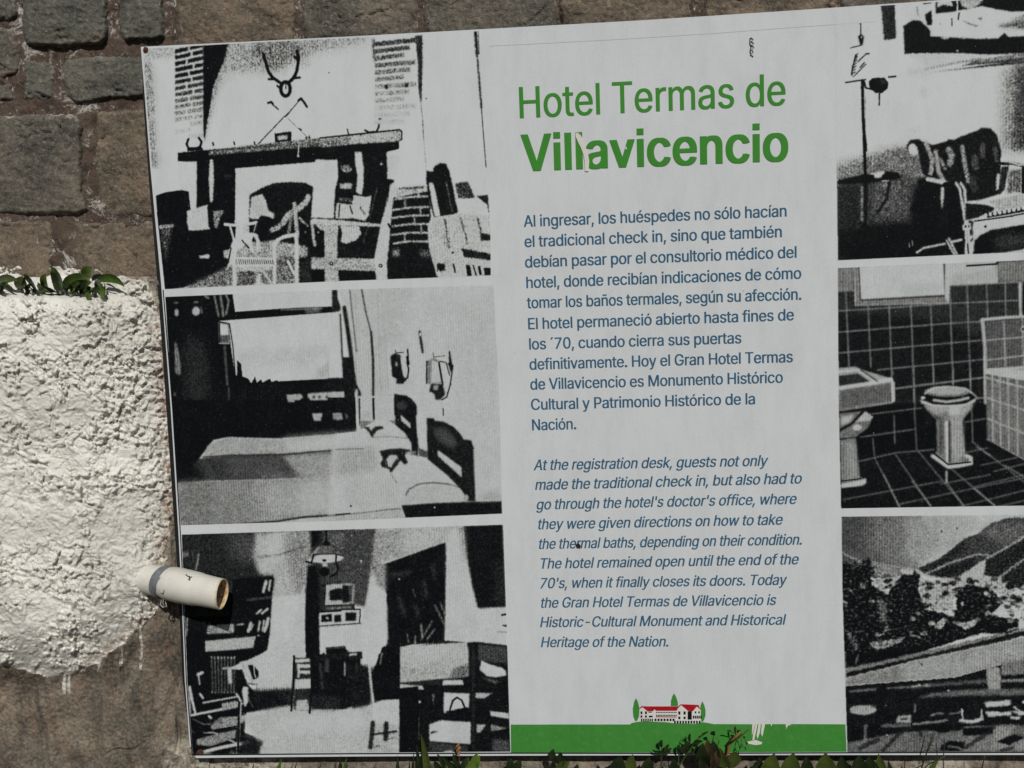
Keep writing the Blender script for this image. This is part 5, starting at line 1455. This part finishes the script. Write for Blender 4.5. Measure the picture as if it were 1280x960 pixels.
# ---- small marks and fixings on the board
decal('dirt_speck', ['719,681 723,678.5 726,682 725,686 721,685'], M_DARK, 0.0013, board)
decal('crease', quads([(612, 57.5), (700, 53), (800, 47.5), (900, 41), (1000, 33.5), (1095, 27)], 0.9), plain('crease_shadow', (0.50, 0.53, 0.54), 0.6, 0.05, 0.05).m, 0.0006, board)


def tube(name, pts3, rad, mat, parent, seg=8, cap=True):
    """round bar through world points; rad may be a list"""
    n = len(pts3)
    verts, faces = [], []
    rad = rad if isinstance(rad, (list, tuple)) else [rad] * n
    prev = None
    for i, p in enumerate(pts3):
        t = (pts3[min(n - 1, i + 1)] - pts3[max(0, i - 1)]).normalized()
        if prev is None:
            u_ = t.orthogonal().normalized()
        else:
            u_ = (prev - t * prev.dot(t)).normalized()
        prev = u_
        v_ = t.cross(u_)
        for k_ in range(seg):
            a_ = 2 * math.pi * k_ / seg
            verts.append(p + (u_ * math.cos(a_) + v_ * math.sin(a_)) * rad[i])
    for i in range(n - 1):
        for k_ in range(seg):
            faces.append((i * seg + k_, i * seg + (k_ + 1) % seg, (i + 1) * seg + (k_ + 1) % seg, (i + 1) * seg + k_))
    if cap:
        faces.append(tuple(range(seg))[::-1]); faces.append(tuple(range((n - 1) * seg, n * seg)))
    return mesh_ob(name, verts, faces, mat, parent, True)


def stroke3(s, zoom, depth):
    return [pt(zoom[0] + x / zoom[2], zoom[1] + y / zoom[2], depth) for x, y in edge_pts(s)]


Z = (620, 20, 2.909)
tube('bent_staple', stroke3('927,78 936,84 928,92 938,98 929,106 939,112 930,122 936,130 926,140 936,147', Z, -0.0008), 0.0006, M_WIRE, board, 6)
tube('bent_staple', stroke3('924,80 923,100 928,112 924,126 927,144', Z, -0.0006), 0.0006, M_DARK, board, 6)
for (x, y, r, d) in ((182.5, 62.5, 0.0035, 0.0035), (251, 939.5, 0.0045, 0.002)):
    c0 = pt(x, y, 0)
    vs = [c0 + Vector((0, -d, 0))]; fs = []
    for k_ in range(12):
        a_ = k_ * math.pi / 6; rr = r * (0.8 + 0.3 * RNG.random())
        vs.append(c0 + Vector((math.cos(a_) * rr, -0.0011, math.sin(a_) * rr)))
    fs = [(0, k_ + 1, (k_ + 1) % 12 + 1) for k_ in range(12)]
    mesh_ob('nail_head', vs, fs, M_NAIL, board, True)

# ---------------------------------------------------------------- drain pipe
pipe = empty('drain_pipe', pt(190, 724, -0.012))
tag(pipe, 'short white plastic pipe with rust stained mouth sticking out beside the board', 'pipe')
PA, PB = pt(171, 720.5, 0.006), pt(277.5, 742.5, -0.046)
ax = (PB - PA); PL = ax.length; axn = ax.normalized()
pu = axn.orthogonal().normalized(); pv = axn.cross(pu)


def lathe(name, prof, mat, parent, seg=48, skew=None, squash=1.0):
    verts, faces = [], []
    for i, (t, r) in enumerate(prof):
        for k_ in range(seg):
            a_ = 2 * math.pi * k_ / seg
            dvec = pu * math.cos(a_) + pv * math.sin(a_)
            tt = t * PL + (skew(i, dvec) if skew else 0)
            verts.append(PA + axn * tt + dvec * r * (1 + 0.012 * math.sin(3 * a_ + 4 * t)))
    n = len(prof)
    for i in range(n - 1):
        for k_ in range(seg):
            faces.append((i * seg + k_, i * seg + (k_ + 1) % seg, (i + 1) * seg + (k_ + 1) % seg, (i + 1) * seg + k_))
    return mesh_ob(name, verts, faces, mat, parent, True)


endskew = lambda i, d: -d.y * 0.0085 + d.x * 0.002
lathe('inner_pipe', [(-0.10, 0.0185), (0.12, 0.0192), (0.28, 0.0196), (0.46, 0.0198)], M_PVC, pipe)
lathe('coupling', [(0.38, 0.0192), (0.395, 0.0206), (0.405, 0.0212), (0.50, 0.0216), (0.64, 0.0212), (0.72, 0.0208), (0.76, 0.0198), (0.90, 0.0190), (0.995, 0.0187), (1.0, 0.0182), (1.0, 0.0170)], M_PVC, pipe, skew=lambda i, d: endskew(i, d) if i >= 8 else 0.0)
lathe('pipe_mouth', [(1.001, 0.0172), (0.995, 0.0166), (0.92, 0.0160), (0.70, 0.0155), (0.45, 0.0150)], M_RUST, pipe, skew=lambda i, d: endskew(i, d) if i < 3 else 0.0)
lathe('pipe_rim', [(0.992, 0.0189), (1.003, 0.0187), (1.004, 0.0172), (0.996, 0.0168)], plain('stained_rim', (0.62, 0.53, 0.38), 0.6, 0.3, 0.4, 200).m, pipe, skew=endskew)
lathe('tape_band', [(0.30, 0.0197), (0.305, 0.0206), (0.34, 0.0209), (0.40, 0.0213), (0.405, 0.0204)], M_TAPE, pipe,
      skew=lambda i, d: (d.z * 0.0085 - 0.002) if i >= 3 else d.z * 0.001)
Z = (160, 690, 8.533)
def on_pipe(s, extra=0.0008):
    out = []
    for x, y in edge_pts(s):
        x = Z[0] + x / Z[2]; y = Z[1] + y / Z[2]
        lo_, hi_ = -0.09, 0.02
        q = pt(x, y, -0.06)
        ray = (q - Vector((CAMP[0], CAMP[2], -CAMP[1]))).normalized()
        o_ = Vector((CAMP[0], CAMP[2], -CAMP[1]))
        w0 = o_ - PA
        d_ = ray - axn * ray.dot(axn); e_ = w0 - axn * w0.dot(axn)
        a_ = d_.dot(d_); b_ = 2 * d_.dot(e_); c_ = e_.dot(e_) - (0.0214 + extra) ** 2
        disc = b_ * b_ - 4 * a_ * c_
        tt = (-b_ - math.sqrt(max(disc, 0))) / (2 * a_)
        out.append(o_ + ray * tt)
    return out
for s in ('618,240 640,262 655,258 668,275 682,262', '640,290 655,285 662,298 650,300', '655,258 658,285'):
    tube('pen_mark', on_pipe(s, 0.0), 0.0006, M_DARK, pipe, 6)
tube('wire_tie', on_pipe('335,395 350,430 372,440 385,410 378,400', 0.001), 0.0008, M_WIRE, pipe, 6)
tube('wire_tie', stroke3('372,440 360,500 345,560 372,590 415,580 402,540 398,480 385,430', Z, -0.022), 0.0009, M_WIRE, pipe, 6)
tube('wire_tie', stroke3('385,440 380,500 372,545 390,585', Z, -0.028), 0.0007, M_WIRE, pipe, 6)
# dried paint where the pipe leaves the stucco
X_, Y_ = 0, 0
verts, faces = [], []
seg = 40
for i, (t, r) in enumerate(((0.0, 0.026), (0.06, 0.0232), (0.11, 0.0210), (0.15, 0.0186))):
    for k_ in range(seg):
        a_ = 2 * math.pi * k_ / seg
        n_ = 0.003 * math.sin(a_ * 5 + i) + 0.002 * math.sin(a_ * 11 + 2 * i)
        dvec = pu * math.cos(a_) + pv * math.sin(a_)
        verts.append(PA + axn * (t * PL + n_) + dvec * (r + n_ * 0.3))
for i in range(3):
    for k_ in range(seg):
        faces.append((i * seg + k_, i * seg + (k_ + 1) % seg, (i + 1) * seg + (k_ + 1) % seg, (i + 1) * seg + k_))
mesh_ob('stucco_collar', verts, faces, M_STUCCO, pipe, True)


# ---------------------------------------------------------------- plants
def leaf(b, c, t, w, mat, parent, db, dc, dt, zoom=(0, 0, 1), fold=0.28, name='leaf', twist=0.3, n=9, shape=0.9):
    """blade from base b over control c to tip t (photo positions at their own depths)"""
    B, C_, T_ = [pt(zoom[0] + q[0] / zoom[2], zoom[1] + q[1] / zoom[2], d) for q, d in ((b, db), (c, dc), (t, dt))]
    w = w / zoom[2] * 0.00135
    verts, faces = [], []
    for i in range(n):
        s = i / (n - 1)
        p = B * (1 - s) ** 2 + C_ * 2 * s * (1 - s) + T_ * s * s
        tg = ((C_ - B) * 2 * (1 - s) + (T_ - C_) * 2 * s).normalized()
        side = tg.cross(Vector((twist, 1.0, 0.25))).normalized()
        nrm = side.cross(tg).normalized()
        if nrm.y > 0:
            nrm = -nrm
        hw = w * 0.5 * max(0.03, math.sin(math.pi * min(1, s ** shape)) ** 0.8) * (1.0 + 0.05 * math.sin(9 * s))
        verts += [p - side * hw + nrm * hw * fold, p - side * hw * 0.5 + nrm * hw * fold * 0.4, p, p + side * hw * 0.5 + nrm * hw * fold * 0.4, p + side * hw + nrm * hw * fold]
    for i in range(n - 1):
        for k_ in range(4):
            faces.append((i * 5 + k_, i * 5 + k_ + 1, (i + 1) * 5 + k_ + 1, (i + 1) * 5 + k_))
    return mesh_ob(name, verts, faces, mat, parent, True)


Z = (0, 320, 7.53)
def clump(loc, label, leaves, group=None):
    e = empty('succulent_plant', pt(*loc)); tag(e, label, 'plant', group)
    for b, c, t, w, mt_, dd in leaves:
        leaf(b, c, t, w, mt_, e, dd[0], dd[1], dd[2], Z)
    rg_ = np.random.default_rng(len(label))
    xs_ = [b[0] for b, *_ in leaves]
    for k_ in range(len(leaves) + 3):
        x_ = rg_.uniform(max(-60, min(xs_)), min(960, max(xs_)))
        l_ = rg_.uniform(60, 130); a_ = rg_.uniform(-0.9, 0.9)
        leaf((x_, 362), (x_ + a_ * l_ * 0.4, 362 - l_ * 0.8), (x_ + a_ * l_ * 1.1, 350 - l_ * (1 - 0.3 * abs(a_))), rg_.uniform(30, 58), (M_LEAF, M_LEAF3, M_LEAF)[k_ % 3], e, 0.002, -0.018, rg_.uniform(-0.034, -0.012), Z)
    return e


G1, G2, G3 = M_LEAF, M_LEAF2, M_LEAF3
D0 = (0.012, -0.020, -0.024)
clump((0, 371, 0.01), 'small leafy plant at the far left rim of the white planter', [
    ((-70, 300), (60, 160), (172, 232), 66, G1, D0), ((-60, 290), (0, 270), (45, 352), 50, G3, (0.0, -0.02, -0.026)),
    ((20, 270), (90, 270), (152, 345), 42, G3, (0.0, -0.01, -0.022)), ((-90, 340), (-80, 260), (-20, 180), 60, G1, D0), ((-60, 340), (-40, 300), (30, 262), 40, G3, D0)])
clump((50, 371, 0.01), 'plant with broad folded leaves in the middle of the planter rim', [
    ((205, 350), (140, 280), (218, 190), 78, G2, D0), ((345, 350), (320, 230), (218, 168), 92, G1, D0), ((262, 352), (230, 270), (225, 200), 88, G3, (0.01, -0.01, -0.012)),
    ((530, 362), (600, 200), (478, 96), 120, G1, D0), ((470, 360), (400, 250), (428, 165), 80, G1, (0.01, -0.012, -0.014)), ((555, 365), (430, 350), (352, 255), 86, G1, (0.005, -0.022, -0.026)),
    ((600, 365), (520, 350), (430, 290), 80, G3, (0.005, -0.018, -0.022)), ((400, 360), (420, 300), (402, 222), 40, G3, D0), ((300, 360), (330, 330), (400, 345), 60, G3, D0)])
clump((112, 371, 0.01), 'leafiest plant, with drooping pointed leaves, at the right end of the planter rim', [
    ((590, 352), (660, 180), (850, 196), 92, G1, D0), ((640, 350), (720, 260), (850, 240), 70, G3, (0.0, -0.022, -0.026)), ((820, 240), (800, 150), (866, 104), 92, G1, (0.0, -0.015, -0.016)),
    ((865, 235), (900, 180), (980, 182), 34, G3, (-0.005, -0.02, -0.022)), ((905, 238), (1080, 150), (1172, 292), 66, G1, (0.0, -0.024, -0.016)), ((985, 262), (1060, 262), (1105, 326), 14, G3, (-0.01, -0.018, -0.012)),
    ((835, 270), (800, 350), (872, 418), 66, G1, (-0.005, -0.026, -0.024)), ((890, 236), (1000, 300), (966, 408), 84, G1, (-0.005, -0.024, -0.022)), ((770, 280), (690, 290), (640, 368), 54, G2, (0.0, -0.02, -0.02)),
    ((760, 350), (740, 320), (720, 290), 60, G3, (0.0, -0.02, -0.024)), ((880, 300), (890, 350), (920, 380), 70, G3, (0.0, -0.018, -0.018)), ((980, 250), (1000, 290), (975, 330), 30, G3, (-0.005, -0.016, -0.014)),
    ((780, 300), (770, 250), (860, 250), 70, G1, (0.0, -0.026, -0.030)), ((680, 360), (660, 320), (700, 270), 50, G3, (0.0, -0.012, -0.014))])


def weed(loc, label, stems=(), leaves=(), cat='plant', name='weed', group=None, zoom=(0, 0, 1)):
    e = empty(name, pt(*loc)); tag(e, label, cat, group)
    for s, d0, d1, r, m_ in stems:
        pp = edge_pts(s); n_ = len(pp)
        P3 = [pt(zoom[0] + x / zoom[2], zoom[1] + y / zoom[2], d0 + (d1 - d0) * i / (n_ - 1)) for i, (x, y) in enumerate(pp)]
        tube('stem', P3, [r * (1 - 0.5 * i / (n_ - 1)) for i in range(n_)], m_, e, 6)
    for b, c, t, w, m_, dd in leaves:
        leaf(b, c, t, w, m_, e, dd[0], dd[1], dd[2], zoom)
    return e


# grass tufts under the left half of the board
def blade(x0, x1, ytop, w, m_, d=-0.012):
    return ((x0, 1075), ((x0 + x1) / 2 - 3, 1000), (x1, ytop), w, m_, (0.0, d, d - 0.006))
weed((345, 1075, 0.0), 'sparse grass blades poking up under the lower left photograph', (), [
    blade(325, 352, 949, 12, G1, -0.004), blade(300, 318, 952, 5, G3), blade(345, 372, 950, 4, G3), blade(352, 366, 953, 5, G2), blade(380, 402, 951, 4, G3), blade(392, 398, 955, 6, G3)], 'grass', 'grass_tuft')
weed((430, 1075, 0.0), 'green grass blade and a dark one under the chair photograph', (), [
    blade(425, 433, 947, 9, G1, 0.004), blade(424, 426, 944, 7, G3, 0.002), blade(440, 470, 954, 4, G3), blade(402, 421, 950, 4, G3)], 'grass', 'grass_tuft')
weed((502, 1075, 0.0), 'dark narrow blade rising at the middle of the left photographs', (), [
    blade(506, 497, 944, 9, G3, 0.002), blade(516, 512, 949, 5, G3, 0.0), blade(520, 517, 938, 4, G3, -0.008)], 'grass', 'grass_tuft')
weed((540, 1075, 0.0), 'pale olive grass blade leaning in front of the bottom photograph', (), [
    ((541, 1075), (540, 960), (526, 917), 10, G2, (0, -0.02, -0.022)), ((530, 1075), (528, 980), (521, 930), 7, G3, (0, -0.014, -0.014))], 'grass', 'grass_tuft')
# weed with the orange seed head
w_ = weed((575, 1075, 0.0), 'small weed with an orange seed head in front of the board edge', [
    ('578,1075 577,1000 575,965 573.5,938', 0.0, -0.022, 0.0012, M_STEM), ('560,1075 560,990 556,950', 0.0, -0.015, 0.001, M_STEMG), ('590,1075 588,990 590,958', 0.0, -0.015, 0.001, M_STEMG)], [
    ((577, 975), (566, 955), (552, 946), 9, G3, (-0.015, -0.02, -0.02)), ((577, 980), (590, 960), (600, 944), 12, G1, (-0.015, -0.022, -0.022)), ((588, 985), (590, 955), (597, 941), 9, G1, (-0.015, -0.02, -0.02)),
    ((560, 985), (550, 958), (543, 951), 10, G3, (-0.01, -0.018, -0.018)), ((576, 965), (570, 950), (566, 942), 6, G3, (-0.02, -0.023, -0.02)), ((575, 962), (582, 952), (586, 947), 6, G3, (-0.02, -0.023, -0.02)),
    ((562, 975), (556, 955), (546, 941), 6, G3, (-0.01, -0.014, -0.014)), ((570, 990), (560, 970), (566, 954), 12, G3, (-0.01, -0.02, -0.02))])
for k_ in range(7):
    b_ = pt(573 + 1.6 * math.sin(k_ * 2.1), 942 - k_ * 1.9, -0.023 - 0.001 * math.cos(k_ * 2.1))
    bm = bmesh.new(); bmesh.ops.create_icosphere(bm, subdivisions=1, radius=0.0019)
    for v in bm.verts: v.co += b_
    me = bpy.data.meshes.new('seed'); bm.to_mesh(me); bm.free(); link('seed', me, M_BUD, w_, True)
weed((640, 1075, 0.0), 'tiny dark leafy sprout on the stone below the board', [('643,1075 642,990 641,962', 0.0, -0.006, 0.001, M_STEMG)], [
    ((642, 970), (636, 955), (640, 948), 9, G3, (-0.004, -0.008, -0.008)), ((642, 968), (648, 955), (651, 950), 8, G3, (-0.004, -0.008, -0.008))])
weed((698, 1075, 0.0), 'small round leaved sprout below the left end of the green band', [('700,1075 699,990 697,955 693,941', 0.0, -0.012, 0.0011, M_STEMG)], [
    ((697, 955), (688, 945), (692, 936), 8, G3, (-0.01, -0.014, -0.014)), ((699, 960), (703, 948), (700, 940), 8, G3, (-0.01, -0.014, -0.014)), ((699, 972), (700, 955), (712, 952), 11, G2, (-0.006, -0.014, -0.014))])
# broad leaved dark plant below the emblem
weed((785, 1075, 0.0), 'broad dark leaved plant just below the hotel emblem', (), [
    ((780, 1060), (768, 960), (776, 945), 22, G3, (0, -0.012, -0.014)), ((796, 1060), (784, 965), (791, 943), 18, G2, (0, -0.008, -0.01)), ((808, 1060), (806, 970), (812, 946), 20, G3, (0, -0.010, -0.012)),
    ((728, 1060), (716, 972), (722, 955), 14, G3, (0, -0.006, -0.008)), ((750, 1060), (754, 975), (747, 956), 16, G3, (0, -0.006, -0.008)), ((838, 1060), (846, 975), (842, 948), 18, G3, (0, -0.008, -0.01))])
Z5 = (700, 900, 4.923)
weed((828, 1075, 0.0), 'little dark leafy shape standing in for a plant shadow on the green band below the emblem', [('620,500 622,260 625,205 628,135', 0.0, -0.010, 0.0009, M_STEMG), ('622,250 600,200 578,185', -0.004, -0.01, 0.0007, M_STEMG), ('622,240 650,200 672,160', -0.004, -0.01, 0.0007, M_STEMG)], [  # dark leaves close to the board, modelled in place of a cast shadow
    ((626, 170), (612, 140), (630, 122), 20, G3, (-0.01, -0.011, -0.011)), ((600, 200), (580, 190), (570, 182), 14, G3, (-0.01, -0.011, -0.011)), ((640, 205), (655, 160), (672, 150), 16, G3, (-0.01, -0.011, -0.011)),
    ((640, 210), (670, 180), (690, 172), 14, G3, (-0.01, -0.011, -0.011)), ((600, 215), (620, 190), (650, 205), 26, G3, (-0.01, -0.011, -0.011)), ((620, 215), (600, 180), (588, 200), 18, G3, (-0.01, -0.011, -0.011)), ((640, 215), (660, 195), (686, 195), 16, G3, (-0.01, -0.011, -0.011))], zoom=Z5)
weed((850, 1075, 0.0), 'dark leaning twiggy shape in place of a plant shadow on the green band right of the emblem', [('730,500 735,280 790,195 850,115 912,72', 0.0, -0.012, 0.0012, M_STEMG), ('805,160 790,118 762,108', -0.008, -0.012, 0.0007, M_STEMG), ('722,480 728,280 732,160', 0, -0.01, 0.0011, M_STEMG)], [  # another plant shadow on the band, built as dark stems and leaves
    ((810, 150), (775, 140), (752, 112), 14, G3, (-0.01, -0.012, -0.012)), ((800, 140), (790, 100), (803, 82), 14, G3, (-0.01, -0.012, -0.012)), ((815, 150), (850, 125), (880, 130), 22, G3, (-0.01, -0.012, -0.012)),
    ((795, 190), (770, 160), (790, 130), 30, G3, (-0.01, -0.012, -0.012)), ((780, 205), (755, 180), (765, 158), 34, G3, (-0.01, -0.012, -0.012)), ((732, 205), (722, 170), (736, 148), 18, G3, (-0.01, -0.012, -0.012)), ((835, 205), (850, 180), (840, 150), 24, G3, (-0.01, -0.012, -0.012)),
    ((790, 215), (820, 190), (850, 190), 22, G3, (-0.01, -0.012, -0.012)), ((870, 90), (890, 80), (915, 68), 9, G3, (-0.01, -0.013, -0.013))], zoom=Z5)
weed((892, 1075, 0.0), 'reddish brown leafy weed with one round bud right of the emblem', [('925,500 925,260 935,150 948,95', 0.0, -0.020, 0.0014, M_STEM), ('925,230 965,170 980,130 960,110', -0.01, -0.02, 0.0007, M_STEM)], [
    ((915, 300), (860, 240), (880, 140), 60, M_LEAF3, (-0.005, -0.02, -0.02)), ((930, 300), (915, 200), (908, 118), 50, M_STEM, (-0.005, -0.02, -0.022)), ((935, 300), (960, 220), (948, 130), 60, G3, (-0.005, -0.02, -0.02)),
    ((930, 300), (960, 240), (985, 170), 44, M_STEM, (-0.005, -0.02, -0.02)), ((940, 95), (936, 78), (955, 70), 24, G3, (-0.02, -0.022, -0.022)), ((920, 320), (880, 290), (862, 230), 50, G3, (-0.005, -0.018, -0.02))], zoom=Z5)
weed((915, 1075, 0.0), 'bare brown forked twig with tiny leaves in front of the green band', [('1020,500 1025,240 1045,140 1085,95 1110,70', 0.0, -0.018, 0.0020, M_BUD), ('1048,140 1100,110 1162,58', -0.014, -0.02, 0.0013, M_STEM), ('1080,90 1078,60 1078,38', -0.016, -0.018, 0.0007, M_STEM),
    ('1080,80 1050,72 1028,66', -0.016, -0.018, 0.0007, M_STEMG), ('1110,75 1140,120 1150,160', -0.016, -0.018, 0.0006, M_STEMG), ('1120,110 1115,140 1130,170', -0.016, -0.018, 0.0006, M_STEMG)], [
    ((1080, 80), (1075, 55), (1080, 36), 12, G3, (-0.016, -0.018, -0.018)), ((1055, 72), (1040, 60), (1024, 68), 12, G3, (-0.016, -0.018, -0.018)), ((1090, 80), (1105, 60), (1112, 70), 18, G3, (-0.016, -0.018, -0.018)),
    ((1040, 300), (980, 240), (985, 170), 64, G2, (-0.004, -0.012, -0.014)), ((1045, 300), (1080, 200), (1100, 205), 60, G2, (-0.004, -0.012, -0.014)), ((1125, 110), (1135, 100), (1142, 108), 10, G3, (-0.016, -0.018, -0.018)), ((1140, 140), (1150, 135), (1152, 150), 10, G3, (-0.016, -0.018, -0.018)), ((1118, 150), (1108, 160), (1116, 172), 9, G3, (-0.016, -0.018, -0.018)), ((1135, 165), (1145, 175), (1138, 186), 9, G3, (-0.016, -0.018, -0.018))], zoom=Z5)
weed((985, 1075, 0.0), 'plant with three big oval leaves under the right end of the green band', (), [
    ((962, 1060), (958, 965), (968, 942), 24, G2, (0, -0.016, -0.018)), ((992, 1060), (984, 970), (992, 941), 26, G2, (0, -0.018, -0.02)), ((1040, 1060), (1034, 965), (1032, 941), 26, G2, (0, -0.016, -0.018)),
    ((948, 1060), (946, 975), (950, 947), 22, G3, (0, -0.008, -0.01)), ((1012, 1060), (1012, 975), (1008, 945), 20, G3, (0, -0.008, -0.01)), ((1062, 1060), (1058, 975), (1052, 945), 22, G3, (0, -0.008, -0.01))])
weed((1090, 1075, 0.0), 'dark plant with wide leaves under the left edge of the valley photograph', (), [
    ((1080, 1060), (1076, 970), (1074, 944), 24, G3, (0, -0.012, -0.012)), ((1094, 1060), (1094, 970), (1086, 945), 22, G3, (0, -0.010, -0.012)), ((1106, 1060), (1106, 970), (1098, 942), 14, G2, (0, -0.014, -0.016)), ((1120, 1060), (1118, 975), (1110, 950), 8, G3, (0, -0.01, -0.01))])
weed((1165, 1075, 0.0), 'thin wiry grass stems curving over the bottom edge of the valley photograph', [
    ('1138,1075 1145,980 1157,945 1168,914', 0, -0.016, 0.0011, M_LEAF3), ('1190,1075 1180,990 1179,950 1181,924', 0, -0.014, 0.0009, M_LEAF3), ('1120,1075 1140,975 1160,956 1182,945', 0, -0.012, 0.0012, M_STEMG),
    ('1210,1075 1206,1000 1228,958 1231,944', 0, -0.008, 0.0010, M_LEAF3)], [
    ((1140, 1060), (1150, 965), (1175, 948), 7, G2, (0, -0.012, -0.014)), ((1132, 1060), (1120, 975), (1128, 956), 5, G3, (0, -0.01, -0.01))], 'grass', 'grass_tuft')
